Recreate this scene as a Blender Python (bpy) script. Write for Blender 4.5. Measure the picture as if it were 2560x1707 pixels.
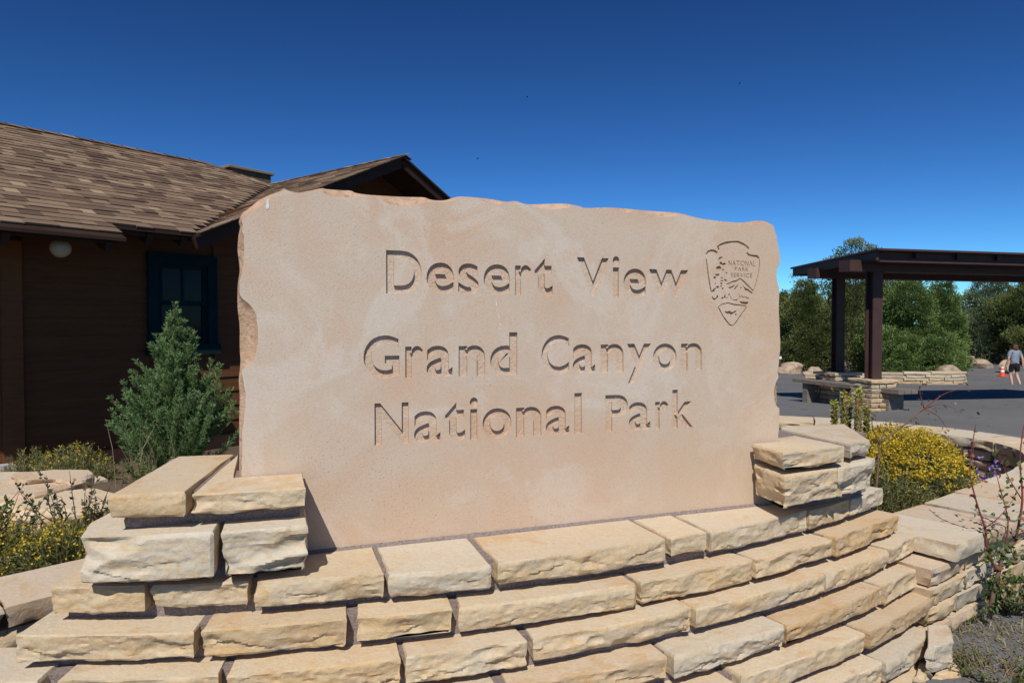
import bpy, math, random
import numpy as np
from mathutils import Vector, noise
from mathutils.geometry import delaunay_2d_cdt

scene = bpy.context.scene
for o in list(bpy.data.objects):
    bpy.data.objects.remove(o)
col = scene.collection
random.seed(7)
rng = np.random.default_rng(7)

# ------------------------------------------------------------------ camera
EYE = 1.7
PITCH = math.atan(40.5 / 1707)
cam_d = bpy.data.cameras.new('camera')
cam_d.sensor_width = 36.0
cam_d.lens = 24.0
cam_d.clip_start = 0.05
cam_d.clip_end = 6000
cam = bpy.data.objects.new('camera', cam_d)
cam.location = (0, 0, EYE)
cam.rotation_euler = (math.pi / 2 - PITCH, 0, 0)
col.objects.link(cam)
scene.camera = cam

# ------------------------------------------------------------------ sky, sun, exposure
SUN_EL = math.radians(48)
SUN_AZ = math.radians(188.5)            # clockwise from +Y
sdir = Vector((math.sin(SUN_AZ) * math.cos(SUN_EL), math.cos(SUN_AZ) * math.cos(SUN_EL), math.sin(SUN_EL)))
world = bpy.data.worlds.new('World')
scene.world = world
world.use_nodes = True
wn = world.node_tree
wn.nodes.clear()
sky = wn.nodes.new('ShaderNodeTexSky')
sky.sky_type = 'NISHITA'
sky.sun_disc = False
sky.sun_elevation = SUN_EL
sky.sun_rotation = SUN_AZ
sky.altitude = 2200
sky.air_density = 1.0
sky.dust_density = 0.1
sky.ozone_density = 2.0
bg = wn.nodes.new('ShaderNodeBackground')
bg.inputs['Strength'].default_value = 0.06
wo = wn.nodes.new('ShaderNodeOutputWorld')
gam = wn.nodes.new('ShaderNodeGamma')          # the photo's deep, contrasty rendering of a clear high-altitude sky
gam.inputs['Gamma'].default_value = 1.65
tint = wn.nodes.new('ShaderNodeMix'); tint.data_type = 'RGBA'; tint.blend_type = 'MULTIPLY'
tint.inputs[0].default_value = 1.0; tint.inputs[7].default_value = (0.205, 0.375, 0.475, 1)
wn.links.new(sky.outputs[0], gam.inputs['Color'])
wn.links.new(gam.outputs[0], tint.inputs[6])
wn.links.new(tint.outputs[2], bg.inputs[0])
wn.links.new(bg.outputs[0], wo.inputs[0])
sun_d = bpy.data.lights.new('sun', 'SUN')
sun_d.energy = 4.2
sun_d.angle = math.radians(0.53)
sun_d.color = (1.0, 0.955, 0.885)
sun = bpy.data.objects.new('sun', sun_d)
sun.rotation_euler = sdir.to_track_quat('Z', 'Y').to_euler()
sun.location = (-5, -20, 25)
col.objects.link(sun)
scene.view_settings.view_transform = 'Standard'
scene.view_settings.look = 'None'
scene.view_settings.exposure = 0.08
scene.view_settings.gamma = 1.0
scene.view_settings.use_curve_mapping = False
scene.cycles.max_bounces = 6
scene.cycles.diffuse_bounces = 3

# ------------------------------------------------------------------ helpers
F_PX = 1707.0
def ray(u, v):
    dx = (u - 1280) / F_PX
    dz = -(v - 853.5) / F_PX
    return Vector((dx, math.cos(PITCH) + math.sin(PITCH) * dz, -math.sin(PITCH) + math.cos(PITCH) * dz))
def at_z(u, v, h):                       # survey: photo point -> place at a known height
    d = ray(u, v)
    t = (h - EYE) / d.z
    return Vector((d.x * t, d.y * t, h))
def at_y(u, v, y):
    d = ray(u, v)
    t = y / d.y
    return Vector((d.x * t, y, EYE + d.z * t))

WORG = {}
def place(o, parent, origin):
    col.objects.link(o)
    origin = Vector(origin)
    WORG[o.name] = origin
    if parent is not None:
        o.parent = parent
        o.location = origin - WORG[parent.name]
    else:
        o.location = origin
    return o
def tag(o, label=None, cat=None, group=None, kind=None):
    if label: o['label'] = label
    if cat: o['category'] = cat
    if group: o['group'] = group
    if kind: o['kind'] = kind
    return o
def thing(name, loc, label, cat, group=None):
    o = bpy.data.objects.new(name, None)
    o.empty_display_size = 0.1
    place(o, None, loc)
    return tag(o, label, cat, group)
def make_mesh(name, V, F, tint=None, smooth=None):
    me = bpy.data.meshes.new(name)
    if isinstance(F, np.ndarray):
        n, k = F.shape
        me.vertices.add(len(V)); me.vertices.foreach_set('co', np.asarray(V, dtype=np.float32).ravel())
        me.loops.add(n * k); me.loops.foreach_set('vertex_index', F.astype(np.int32).ravel())
        me.polygons.add(n)
        me.polygons.foreach_set('loop_start', np.arange(0, n * k, k, dtype=np.int32))
        me.polygons.foreach_set('loop_total', np.full(n, k, dtype=np.int32))
        me.update(calc_edges=True)
        me.shade_flat()
    else:
        me.from_pydata([tuple(v) for v in V], [], F)
    if tint is not None:
        a = me.attributes.new('tint', 'FLOAT', 'FACE')
        a.data.foreach_set('value', np.asarray(tint, dtype=np.float32))
    if smooth is not None:
        me.polygons.foreach_set('use_smooth', np.ones(len(me.polygons), dtype=bool))
        if smooth < 3.1:
            me.set_sharp_from_angle(angle=smooth)
    return me
def obj(name, V, F, mat, parent=None, origin=None, tint=None, smooth=None, color=None, kind=None):
    V = np.asarray(V, dtype=np.float64)
    if origin is None:
        mn, mx = V.min(0), V.max(0)
        origin = ((mn[0] + mx[0]) / 2, (mn[1] + mx[1]) / 2, mn[2])
    me = make_mesh(name, V - np.array(origin), F, tint, smooth)
    if isinstance(mat, (list, tuple)):
        for m in mat: me.materials.append(m)
    else:
        me.materials.append(mat)
    o = bpy.data.objects.new(name, me)
    if color: o.color = (*color, 1)
    place(o, parent, origin)
    if kind: o['kind'] = kind
    return o

def box_vf(c, sx, sy, sz, ax=(1, 0), bev=0.0):
    """box centred at c (x,y), base z c[2]; ax = horizontal direction of its x axis"""
    ax = Vector((ax[0], ax[1])).normalized(); ay = Vector((-ax.y, ax.x))
    V = []; 
    b = bev
    ring = [(-sx/2+b, -sy/2), (sx/2-b, -sy/2), (sx/2, -sy/2+b), (sx/2, sy/2-b), (sx/2-b, sy/2), (-sx/2+b, sy/2), (-sx/2, sy/2-b), (-sx/2, -sy/2+b)] if b > 0 else [(-sx/2, -sy/2), (sx/2, -sy/2), (sx/2, sy/2), (-sx/2, sy/2)]
    n = len(ring)
    levels = [(0, b), (b, 0), (sz - b, 0), (sz, b)] if b > 0 else [(0, 0), (sz, 0)]
    for z, ins in levels:
        for x, y in ring:
            x2 = x - math.copysign(min(ins, abs(x)), x); y2 = y - math.copysign(min(ins, abs(y)), y)
            V.append((c[0] + ax.x*x2 + ay.x*y2, c[1] + ax.y*x2 + ay.y*y2, c[2] + z))
    F = []
    for L in range(len(levels) - 1):
        for i in range(n):
            j = (i + 1) % n
            F.append((L*n+i, L*n+j, (L+1)*n+j, (L+1)*n+i))
    F.append(tuple(reversed(range(n)))); F.append(tuple((len(levels)-1)*n + i for i in range(n)))
    return V, F
def box(name, c, sx, sy, sz, mat, parent=None, ax=(1, 0), bev=0.0, **k):
    V, F = box_vf(c, sx, sy, sz, ax, bev)
    return obj(name, V, F, mat, parent, **k)
def join(parts):
    V = []; F = []
    for v, f in parts:
        b = len(V); V += list(v); F += [tuple(i + b for i in q) for q in f]
    return V, F
def bar_vf(p, q, w, h, up=(0, 0, 1)):
    p = Vector(p); q = Vector(q); d = (q - p).normalized(); u = Vector(up)
    s = d.cross(u).normalized(); u = s.cross(d).normalized()
    V = []
    for e in (p, q):
        for a, b in ((-1, -1), (1, -1), (1, 1), (-1, 1)):
            V.append(tuple(e + s*(a*w/2) + u*(b*h/2)))
    F = [(3, 2, 1, 0), (4, 5, 6, 7)] + [(i, (i+1) % 4, 4 + (i+1) % 4, 4 + i) for i in range(4)]
    return V, F
def tube_vf(pts, rad, n=6):
    V = []; F = []
    pts = [Vector(p) for p in pts]
    m = len(pts)
    for i, p in enumerate(pts):
        t = (pts[min(i+1, m-1)] - pts[max(i-1, 0)]).normalized()
        a = t.cross(Vector((0.31, 0.17, 0.93))).normalized()
        if a.length < 0.1: a = Vector((1, 0, 0))
        b = t.cross(a)
        r = rad[i] if hasattr(rad, '__len__') else rad
        for k in range(n):
            an = 2*math.pi*k/n
            V.append(tuple(p + a*(r*math.cos(an)) + b*(r*math.sin(an))))
    for i in range(m-1):
        for k in range(n):
            k2 = (k+1) % n
            F.append((i*n+k, i*n+k2, (i+1)*n+k2, (i+1)*n+k))
    F.append(tuple(reversed(range(n)))); F.append(tuple((m-1)*n + k for k in range(n)))
    return V, F
def catmull(pts, per):
    P = [np.array(p, float) for p in pts]
    P = [2*P[0]-P[1]] + P + [2*P[-1]-P[-2]]
    out = []
    for i in range(1, len(P)-2):
        for k in range(per):
            t = k/per
            out.append(0.5*((2*P[i]) + (-P[i-1]+P[i+1])*t + (2*P[i-1]-5*P[i]+4*P[i+1]-P[i+2])*t*t + (-P[i-1]+3*P[i]-3*P[i+1]+P[i+2])*t**3))
    out.append(P[-2])
    return out
def fbm(v, oct=4, h=0.9, lac=2.1):
    return noise.fractal(Vector(v), h, lac, oct)

# ------------------------------------------------------------------ materials
class NT:
    def __init__(s, name, rough=0.85, spec=0.25):
        s.m = bpy.data.materials.new(name); s.m.use_nodes = True
        s.t = s.m.node_tree; s.n = s.t.nodes; s.l = s.t.links
        s.b = s.n['Principled BSDF']
        s.b.inputs['Roughness'].default_value = rough
        s.b.inputs['Specular IOR Level'].default_value = spec
    def node(s, typ, **kw):
        n = s.n.new(typ)
        for k, v in kw.items():
            if k in n.inputs.keys(): n.inputs[k].default_value = v
            else: setattr(n, k, v)
        return n
    def link(s, a, b): s.l.new(a, b)
    def coord(s, scale=(1, 1, 1), rand=True, kind='Object', rot=(0, 0, 0)):
        tc = s.node('ShaderNodeTexCoord')
        mp = s.node('ShaderNodeMapping'); mp.inputs['Scale'].default_value = scale; mp.inputs['Rotation'].default_value = rot
        s.link(tc.outputs[kind], mp.inputs['Vector'])
        if rand:
            oi = s.node('ShaderNodeObjectInfo')
            ml = s.node('ShaderNodeMath', operation='MULTIPLY'); ml.inputs[1].default_value = 37.0
            s.link(oi.outputs['Random'], ml.inputs[0]); s.link(ml.outputs[0], mp.inputs['Location'])
        return mp.outputs[0]
    def world(s, scale=(1, 1, 1), off=(0, 0, 0)):
        g = s.node('ShaderNodeNewGeometry'); mp = s.node('ShaderNodeMapping')
        mp.inputs['Scale'].default_value = scale; mp.inputs['Location'].default_value = off
        s.link(g.outputs['Position'], mp.inputs['Vector']); return mp.outputs[0]
    def noise(s, vec, scale, detail=6, rough=0.6, dist=0.0):
        n = s.node('ShaderNodeTexNoise'); n.inputs['Scale'].default_value = scale; n.inputs['Detail'].default_value = detail
        n.inputs['Roughness'].default_value = rough; n.inputs['Distortion'].default_value = dist
        s.link(vec, n.inputs['Vector']); return n.outputs[0]
    def ramp(s, fac, stops):
        r = s.node('ShaderNodeValToRGB')
        while len(r.color_ramp.elements) < len(stops): r.color_ramp.elements.new(0.5)
        for e, (p, c) in zip(r.color_ramp.elements, stops):
            e.position = p; e.color = (*c, 1) if len(c) == 3 else c
        s.link(fac, r.inputs[0]); return r.outputs[0]
    def mix(s, fac, a, b, mode='MIX'):
        m = s.node('ShaderNodeMix', data_type='RGBA', blend_type=mode)
        for sock, v in ((m.inputs[0], fac), (m.inputs[6], a), (m.inputs[7], b)):
            if isinstance(v, (int, float)): sock.default_value = v
            elif isinstance(v, tuple): sock.default_value = (*v, 1) if len(v) == 3 else v
            else: s.link(v, sock)
        return m.outputs[2]
    def math(s, op, a, b=0.0):
        m = s.node('ShaderNodeMath', operation=op)
        for sock, v in ((m.inputs[0], a), (m.inputs[1], b)):
            if isinstance(v, (int, float)): sock.default_value = v
            else: s.link(v, sock)
        return m.outputs[0]
    def bump(s, h, strength=0.5, dist=0.01, prev=None):
        b = s.node('ShaderNodeBump'); b.inputs['Strength'].default_value = strength; b.inputs['Distance'].default_value = dist
        s.link(h, b.inputs['Height'])
        if prev is not None: s.link(prev, b.inputs['Normal'])
        return b.outputs[0]
    def color(s, c):
        if isinstance(c, tuple): s.b.inputs['Base Color'].default_value = (*c, 1)
        else: s.link(c, s.b.inputs['Base Color'])
    def normal(s, n): s.link(n, s.b.inputs['Normal'])

def mat_block(name, grain=90.0, bump=0.5):
    t = NT(name, 0.9, 0.15)
    oi = t.node('ShaderNodeObjectInfo')
    v = t.coord(); vs = t.coord((2.0, 2.0, 9.0), rot=(0.08, 0.05, 0.3))
    big = t.noise(v, 5.5, 5, 0.62, 0.4)
    band = t.noise(vs, 4.0, 6, 0.6, 1.1)
    c = t.mix(t.ramp(band, [(0.46, (0, 0, 0)), (0.66, (0.75, 0.75, 0.75))]), oi.outputs['Color'], t.mix(1.0, oi.outputs['Color'], (0.98, 0.87, 0.70), 'MULTIPLY'))
    c = t.mix(t.ramp(big, [(0.5, (0, 0, 0)), (0.72, (0.55, 0.55, 0.55))]), c, (0.56, 0.52, 0.45))
    swirl = t.noise(t.coord((3, 3, 3)), 2.2, 3, 0.5, 2.5)
    c = t.mix(t.ramp(swirl, [(0.56, (0, 0, 0)), (0.60, (0.5, 0.5, 0.5)), (0.64, (0.15, 0.15, 0.15))]), c, t.mix(1.0, c, (0.95, 0.80, 0.60), 'MULTIPLY'))
    gn = t.node('ShaderNodeNewGeometry'); sz = t.node('ShaderNodeSeparateXYZ'); t.link(gn.outputs['True Normal'], sz.inputs[0])
    bed = t.ramp(sz.outputs[2], [(0.80, (0, 0, 0)), (0.94, (0.62, 0.62, 0.62))])
    c = t.mix(bed, t.mix(1.0, c, (0.96, 0.93, 0.86), 'MULTIPLY'), t.mix(0.6, c, (0.66, 0.555, 0.415)))
    fine = t.noise(v, grain, 4, 0.7)
    c = t.mix(0.35, c, t.ramp(fine, [(0.25, (0.30, 0.30, 0.30)), (0.5, (0.5, 0.5, 0.5)), (0.8, (0.66, 0.66, 0.66))]), 'OVERLAY')
    dk = t.noise(t.coord((1, 1, 1)), 34, 3, 0.5)
    c = t.mix(t.ramp(dk, [(0.70, (0, 0, 0)), (0.78, (0.35, 0.35, 0.35))]), c, (0.20, 0.165, 0.12))
    lay = t.noise(t.coord((1.2, 1.2, 26.0), rot=(0.05, 0.04, 0)), 3.0, 4, 0.6, 0.5)
    c = t.mix(t.ramp(lay, [(0.57, (0, 0, 0)), (0.62, (0.42, 0.42, 0.42)), (0.70, (0.1, 0.1, 0.1))]), c, t.mix(1.0, c, (0.90, 0.66, 0.40), 'MULTIPLY'))
    stain = t.noise(t.coord((1, 1, 1)), 9, 5, 0.65, 0.8)
    c = t.mix(t.ramp(stain, [(0.60, (0, 0, 0)), (0.76, (0.42, 0.42, 0.42))]), c, t.mix(1.0, c, (0.60, 0.50, 0.42), 'MULTIPLY'))
    t.color(c)
    n1 = t.bump(t.noise(v, 40, 7, 0.7, 0.5), 0.9 * bump, 0.012)
    t.normal(t.bump(fine, 0.6 * bump, 0.004, n1))
    return t.m
M = {}
M['block'] = mat_block('split sandstone')
M['block_far'] = mat_block('distant sandstone', 30, 0.8)

def mat_slab(name, pink):
    t = NT(name, 0.88, 0.15)
    v = t.world((1, 1, 1), (0, 0, -0.943))
    big = t.noise(v, 2.1, 4, 0.5, 0.9)
    med = t.noise(v, 5.0, 5, 0.55, 0.7)
    veil = t.noise(v, 2.4, 7, 0.62, 0.9)
    c = t.ramp(big, [(0.30, (0.490, 0.388, 0.305)), (0.45, (0.500, 0.412, 0.330)), (0.58, (0.500, 0.378, 0.285)), (0.72, (0.500, 0.352, 0.248))])
    c = t.mix(t.ramp(med, [(0.48, (0, 0, 0)), (0.66, (0.48, 0.48, 0.48))]), c, (0.515, 0.358, 0.262))
    c = t.mix(t.ramp(veil, [(0.50, (0, 0, 0)), (0.57, (0.48, 0.48, 0.48)), (0.68, (0.0, 0.0, 0.0))]), c, (0.56, 0.505, 0.445))
    # the stone's own colour: greyer towards the left/top, warmer low down
    sep = t.node('ShaderNodeSeparateXYZ'); t.link(v, sep.inputs[0])
    hh = t.math('ADD', sep.outputs[2], t.math('MULTIPLY', t.math('SUBTRACT', big, 0.5), 0.9))
    c = t.mix(t.ramp(hh, [(0.0, (0.40, 0.40, 0.40)), (0.45, (0.0, 0.0, 0.0))]), c, (0.515, 0.345, 0.228))
    xx = t.math('ADD', sep.outputs[0], t.math('MULTIPLY', t.math('SUBTRACT', med, 0.5), 1.2))
    c = t.mix(t.ramp(xx, [(0.45, (0, 0, 0)), (1.0, (0.45, 0.45, 0.45))]), c, (0.515, 0.385, 0.270))
    c = t.mix(1.0, c, (1.09, 1.09, 1.06), 'MULTIPLY')
    fine = t.noise(v, 160, 3, 0.7)
    c = t.mix(0.32, c, t.ramp(fine, [(0.25, (0.30, 0.30, 0.30)), (0.5, (0.5, 0.5, 0.5)), (0.8, (0.66, 0.66, 0.66))]), 'OVERLAY')
    # small pits, thicker in some patches
    vp = t.world((1.0, 1.0, 1.7))
    vo = t.node('ShaderNodeTexVoronoi'); vo.inputs['Scale'].default_value = 80; vo.inputs['Randomness'].default_value = 1.0
    t.link(vp, vo.inputs['Vector'])
    sepc = t.node('ShaderNodeSeparateColor'); t.link(vo.outputs['Color'], sepc.inputs[0])
    patch = t.ramp(t.noise(v, 3.0, 3, 0.5), [(0.38, (0, 0, 0)), (0.60, (1, 1, 1))])
    sel = t.math('MULTIPLY', t.math('GREATER_THAN', sepc.outputs[0], 0.52), patch)
    pit = t.math('MULTIPLY', t.ramp(vo.outputs['Distance'], [(0.08, (1, 1, 1)), (0.17, (0, 0, 0))]), sel)
    c = t.mix(t.math('MULTIPLY', pit, 0.75), c, (0.17, 0.12, 0.10))
    if pink:
        c = t.mix(1.0, c, pink, 'MULTIPLY')
    t.color(c)
    n1 = t.bump(t.noise(v, 200 if not pink else 70, 4, 0.7), 0.22 if not pink else 0.9, 0.004 if not pink else 0.006)
    n2 = t.bump(fine, 0.3, 0.003, n1)
    inv = t.math('SUBTRACT', 1.0, pit)
    t.normal(t.bump(inv, 0.5, 0.005, n2))
    return t.m
M['slab'] = mat_slab('honed pink sandstone', None)
M['carved'] = mat_slab('carved sandstone floor', (1.0, 0.955, 0.92))

def mat_rough(name):
    t = NT(name, 0.9, 0.15)
    v = t.coord((1, 1, 1), rand=False)
    c = t.ramp(t.noise(v, 9, 6, 0.6, 0.5), [(0.30, (0.40, 0.25, 0.16)), (0.5, (0.52, 0.345, 0.23)), (0.68, (0.56, 0.41, 0.29))])
    c = t.mix(t.ramp(t.noise(v, 30, 4, 0.6), [(0.58, (0, 0, 0)), (0.72, (0.7, 0.7, 0.7))]), c, (0.20, 0.13, 0.085))
    t.color(c)
    n1 = t.bump(t.noise(v, 32, 6, 0.7, 0.6), 0.8, 0.012)
    t.normal(t.bump(t.noise(v, 130, 3, 0.7), 0.5, 0.004, n1))
    return t.m
M['slab_edge'] = mat_rough('broken slab edge')

def mat_simple(name, stops, scale, bscale=60, bump=0.5, dist=0.006, rough=0.9, spec=0.2, rand=True, stretch=(1, 1, 1), detail=6):
    t = NT(name, rough, spec)
    v = t.coord(stretch, rand=rand)
    t.color(t.ramp(t.noise(v, scale, detail, 0.62, 0.3), stops))
    t.normal(t.bump(t.noise(v, bscale, 5, 0.7), bump, dist))
    return t.m
M['mortar'] = mat_simple('coarse purple grey mortar', [(0.3, (0.17, 0.130, 0.118)), (0.5, (0.265, 0.210, 0.190)), (0.7, (0.36, 0.295, 0.265))], 130, 110, 1.0, 0.006, 0.95, 0.1)
def mat_asphalt():
    t = NT('asphalt', 0.9, 0.25)
    v = t.coord((1, 1, 1), rand=False)
    c = t.ramp(t.noise(v, 0.5, 5, 0.6), [(0.3, (0.125, 0.123, 0.122)), (0.7, (0.165, 0.161, 0.157))])
    c = t.mix(0.5, c, t.ramp(t.noise(v, 70, 3, 0.8), [(0.3, (0.2, 0.2, 0.2)), (0.5, (0.5, 0.5, 0.5)), (0.75, (0.75, 0.75, 0.75))]), 'OVERLAY')
    c = t.mix(t.ramp(t.noise(v, 1.6, 6, 0.7, 0.5), [(0.60, (0, 0, 0)), (0.78, (0.6, 0.6, 0.6))]), c, (0.22, 0.20, 0.175))
    vc = t.node('ShaderNodeTexVoronoi', feature='DISTANCE_TO_EDGE'); vc.inputs['Scale'].default_value = 0.45
    dv = t.node('ShaderNodeVectorMath', operation='ADD'); nz_ = t.node('ShaderNodeTexNoise'); nz_.inputs['Scale'].default_value = 2.5; t.link(v, nz_.inputs['Vector'])
    t.link(v, dv.inputs[0]); t.link(nz_.outputs['Color'], dv.inputs[1]); t.link(dv.outputs[0], vc.inputs['Vector'])
    crack = t.math('MULTIPLY', t.ramp(vc.outputs['Distance'], [(0.004, (1, 1, 1)), (0.014, (0, 0, 0))]), t.ramp(t.noise(v, 0.8, 2), [(0.45, (0, 0, 0)), (0.6, (0.8, 0.8, 0.8))]))
    c = t.mix(crack, c, (0.03, 0.03, 0.03))
    t.color(c)
    t.normal(t.bump(t.noise(v, 90, 4, 0.7), 0.6, 0.006))
    return t.m
M['asphalt'] = mat_asphalt()
M['soil'] = mat_simple('dry garden soil', [(0.3, (0.10, 0.072, 0.048)), (0.5, (0.165, 0.120, 0.082)), (0.72, (0.26, 0.20, 0.14))], 14, 40, 1.0, 0.02, rand=False)
M['earth'] = mat_simple('dry plateau earth', [(0.3, (0.085, 0.060, 0.040)), (0.5, (0.135, 0.097, 0.066)), (0.72, (0.22, 0.165, 0.115))], 0.7, 12, 1.0, 0.03, rand=False)
M['siding'] = mat_simple('brown stained clapboard', [(0.3, (0.090, 0.034, 0.011)), (0.6, (0.118, 0.047, 0.016)), (0.8, (0.135, 0.058, 0.022))], 3, 60, 0.25, 0.002, 0.75, 0.25, stretch=(0.7, 0.7, 9))
M['trim'] = mat_simple('brown stained trim', [(0.3, (0.12, 0.048, 0.016)), (0.7, (0.17, 0.070, 0.025))], 4, 60, 0.2, 0.002, 0.7, 0.25, stretch=(1, 1, 6))
M['fascia'] = mat_simple('dark brown fascia', [(0.3, (0.026, 0.013, 0.009)), (0.7, (0.042, 0.021, 0.013))], 4, 60, 0.2, 0.002, 0.7, 0.25)
M['frame'] = mat_simple('dark teal paint', [(0.3, (0.005, 0.020, 0.024)), (0.7, (0.008, 0.028, 0.034))], 5, 60, 0.1, 0.002, 0.95, 0.03)
M['chim'] = mat_simple('weathered brown chimney cladding', [(0.3, (0.10, 0.065, 0.040)), (0.7, (0.17, 0.118, 0.075))], 5, 40, 0.4, 0.004)
M['chimcap'] = mat_simple('tan metal flashing', [(0.3, (0.20, 0.15, 0.095)), (0.7, (0.27, 0.205, 0.13))], 5, 40, 0.2, 0.002, 0.6)
M['steel'] = mat_simple('dark brown painted steel', [(0.3, (0.052, 0.026, 0.023)), (0.7, (0.070, 0.036, 0.031))], 3, 70, 0.1, 0.001, 0.6, 0.3)
M['plank'] = mat_simple('weathered grey wood', [(0.3, (0.12, 0.095, 0.075)), (0.55, (0.21, 0.175, 0.14)), (0.8, (0.30, 0.26, 0.215))], 6, 50, 0.6, 0.004, stretch=(1, 1, 6))
M['log'] = mat_simple('bleached log', [(0.3, (0.26, 0.215, 0.18)), (0.7, (0.42, 0.37, 0.32))], 8, 40, 0.8, 0.01)
M['bark'] = mat_simple('shaggy juniper bark', [(0.3, (0.06, 0.045, 0.034)), (0.7, (0.17, 0.135, 0.105))], 9, 30, 0.9, 0.02, stretch=(3, 3, 0.7))
M['twig'] = mat_simple('brown twig', [(0.3, (0.11, 0.07, 0.045)), (0.7, (0.21, 0.14, 0.095))], 20, 60, 0.4, 0.003)
M['redtwig'] = mat_simple('red stem', [(0.3, (0.14, 0.03, 0.028)), (0.7, (0.24, 0.06, 0.05))], 20, 60, 0.3, 0.002)
M['drystem'] = mat_simple('dry seed stalk', [(0.3, (0.17, 0.11, 0.045)), (0.55, (0.27, 0.19, 0.075)), (0.8, (0.33, 0.29, 0.10))], 60, 90, 1.0, 0.008)
M['boulder'] = mat_simple('tan boulder', [(0.3, (0.25, 0.17, 0.11)), (0.5, (0.42, 0.315, 0.22)), (0.72, (0.53, 0.43, 0.325))], 4, 22, 0.9, 0.03)
M['flag'] = mat_simple('weathered flagstone', [(0.3, (0.33, 0.235, 0.16)), (0.5, (0.50, 0.385, 0.275)), (0.72, (0.58, 0.475, 0.36))], 6, 26, 0.9, 0.02)
M['white'] = mat_simple('white reflective band', [(0.3, (0.75, 0.75, 0.76)), (0.7, (0.82, 0.82, 0.82))], 5, 40, 0.05, 0.001, 0.5)
M['orange'] = mat_simple('orange cone plastic', [(0.3, (0.75, 0.075, 0.018)), (0.7, (0.82, 0.10, 0.028))], 5, 40, 0.05, 0.001, 0.45, 0.4)
M['skin'] = mat_simple('skin', [(0.3, (0.52, 0.30, 0.22)), (0.7, (0.58, 0.35, 0.26))], 8, 60, 0.1, 0.001, 0.6)
M['shirt'] = mat_simple('blue grey cotton', [(0.3, (0.20, 0.23, 0.29)), (0.7, (0.26, 0.29, 0.35))], 9, 14, 0.8, 0.03, 0.9)
M['shorts'] = mat_simple('black cloth', [(0.3, (0.012, 0.012, 0.016)), (0.7, (0.022, 0.022, 0.028))], 9, 14, 0.6, 0.02, 0.9)
M['hair'] = mat_simple('brown hair', [(0.3, (0.075, 0.032, 0.016)), (0.7, (0.16, 0.07, 0.035))], 30, 50, 0.9, 0.01, 0.6, stretch=(3, 3, 0.6))
M['shoe'] = mat_simple('grey green shoe', [(0.3, (0.10, 0.13, 0.13)), (0.7, (0.18, 0.21, 0.21))], 12, 40, 0.3, 0.003)
M['globe'] = mat_simple('milk glass globe', [(0.3, (0.36, 0.33, 0.25)), (0.7, (0.42, 0.38, 0.29))], 5, 40, 0.02, 0.001, 0.35, 0.5)
M['black'] = mat_simple('black iron', [(0.3, (0.012, 0.012, 0.012)), (0.7, (0.02, 0.02, 0.02))], 5, 40, 0.1, 0.001, 0.5)
M['bird'] = mat_simple('black feathers', [(0.3, (0.012, 0.012, 0.014)), (0.7, (0.025, 0.025, 0.028))], 5, 40, 0.1, 0.001, 0.6)
M['metal'] = mat_simple('bare aluminium sill', [(0.3, (0.42, 0.43, 0.45)), (0.7, (0.52, 0.53, 0.55))], 6, 40, 0.1, 0.001, 0.45, 0.5)
M['chip'] = mat_simple('white scratch', [(0.3, (0.60, 0.61, 0.60)), (0.7, (0.70, 0.71, 0.70))], 60, 90, 0.5, 0.002)
g = NT('window glass', 0.06, 0.12); g.color((0.012, 0.014, 0.018)); M['glass'] = g.m

def mat_leaf(name, c1, c2, c3=None, trans=0.25, rough=0.75):
    t = NT(name, rough, 0.15)
    a = t.node('ShaderNodeAttribute'); a.attribute_name = 'tint'
    stops = [(0.0, c1), (1.0, c2)] if c3 is None else [(0.0, c1), (0.55, c2), (1.0, c3)]
    c = t.ramp(a.outputs['Fac'], stops)
    t.color(c)
    if trans > 0:
        tr = t.node('ShaderNodeBsdfTranslucent'); t.link(c, tr.inputs['Color'])
        mx = t.node('ShaderNodeMixShader'); mx.inputs[0].default_value = trans
        out = t.n['Material Output']
        t.link(t.b.outputs[0], mx.inputs[1]); t.link(tr.outputs[0], mx.inputs[2]); t.link(mx.outputs[0], out.inputs['Surface'])
    return t.m
M['l_sap'] = mat_leaf('sapling juniper foliage', (0.075, 0.130, 0.040), (0.150, 0.245, 0.078), (0.235, 0.355, 0.165))
M['l_pin'] = mat_leaf('pinyon foliage', (0.068, 0.088, 0.028), (0.150, 0.182, 0.058), (0.26, 0.265, 0.10))
M['l_jun'] = mat_leaf('juniper foliage', (0.066, 0.105, 0.028), (0.150, 0.222, 0.060), (0.25, 0.325, 0.105))
M['l_grey'] = mat_leaf('grey green pinyon foliage', (0.10, 0.138, 0.066), (0.175, 0.222, 0.115), (0.26, 0.305, 0.180))
M['l_green'] = mat_leaf('garden leaves', (0.050, 0.090, 0.025), (0.110, 0.170, 0.045), (0.21, 0.27, 0.08), 0.35)
M['l_dark'] = mat_leaf('dark garden leaves', (0.035, 0.055, 0.025), (0.070, 0.095, 0.04), (0.12, 0.12, 0.06), 0.2)
M['l_dry'] = mat_leaf('dry grass', (0.20, 0.15, 0.08), (0.33, 0.27, 0.15), (0.42, 0.37, 0.22), 0.25)
M['l_olive'] = mat_leaf('rabbitbrush stems', (0.10, 0.115, 0.038), (0.20, 0.20, 0.075), (0.34, 0.32, 0.15), 0.25)
M['l_yellow'] = mat_leaf('yellow blossom', (0.36, 0.25, 0.022), (0.60, 0.42, 0.03), (0.76, 0.60, 0.07), 0.25)
M['l_purple'] = mat_leaf('purple blossom', (0.24, 0.14, 0.42), (0.36, 0.24, 0.56), (0.48, 0.36, 0.68), 0.25)
M['l_lime'] = mat_leaf('lime flower tips', (0.30, 0.34, 0.06), (0.46, 0.48, 0.08), (0.66, 0.64, 0.12), 0.25)
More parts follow.
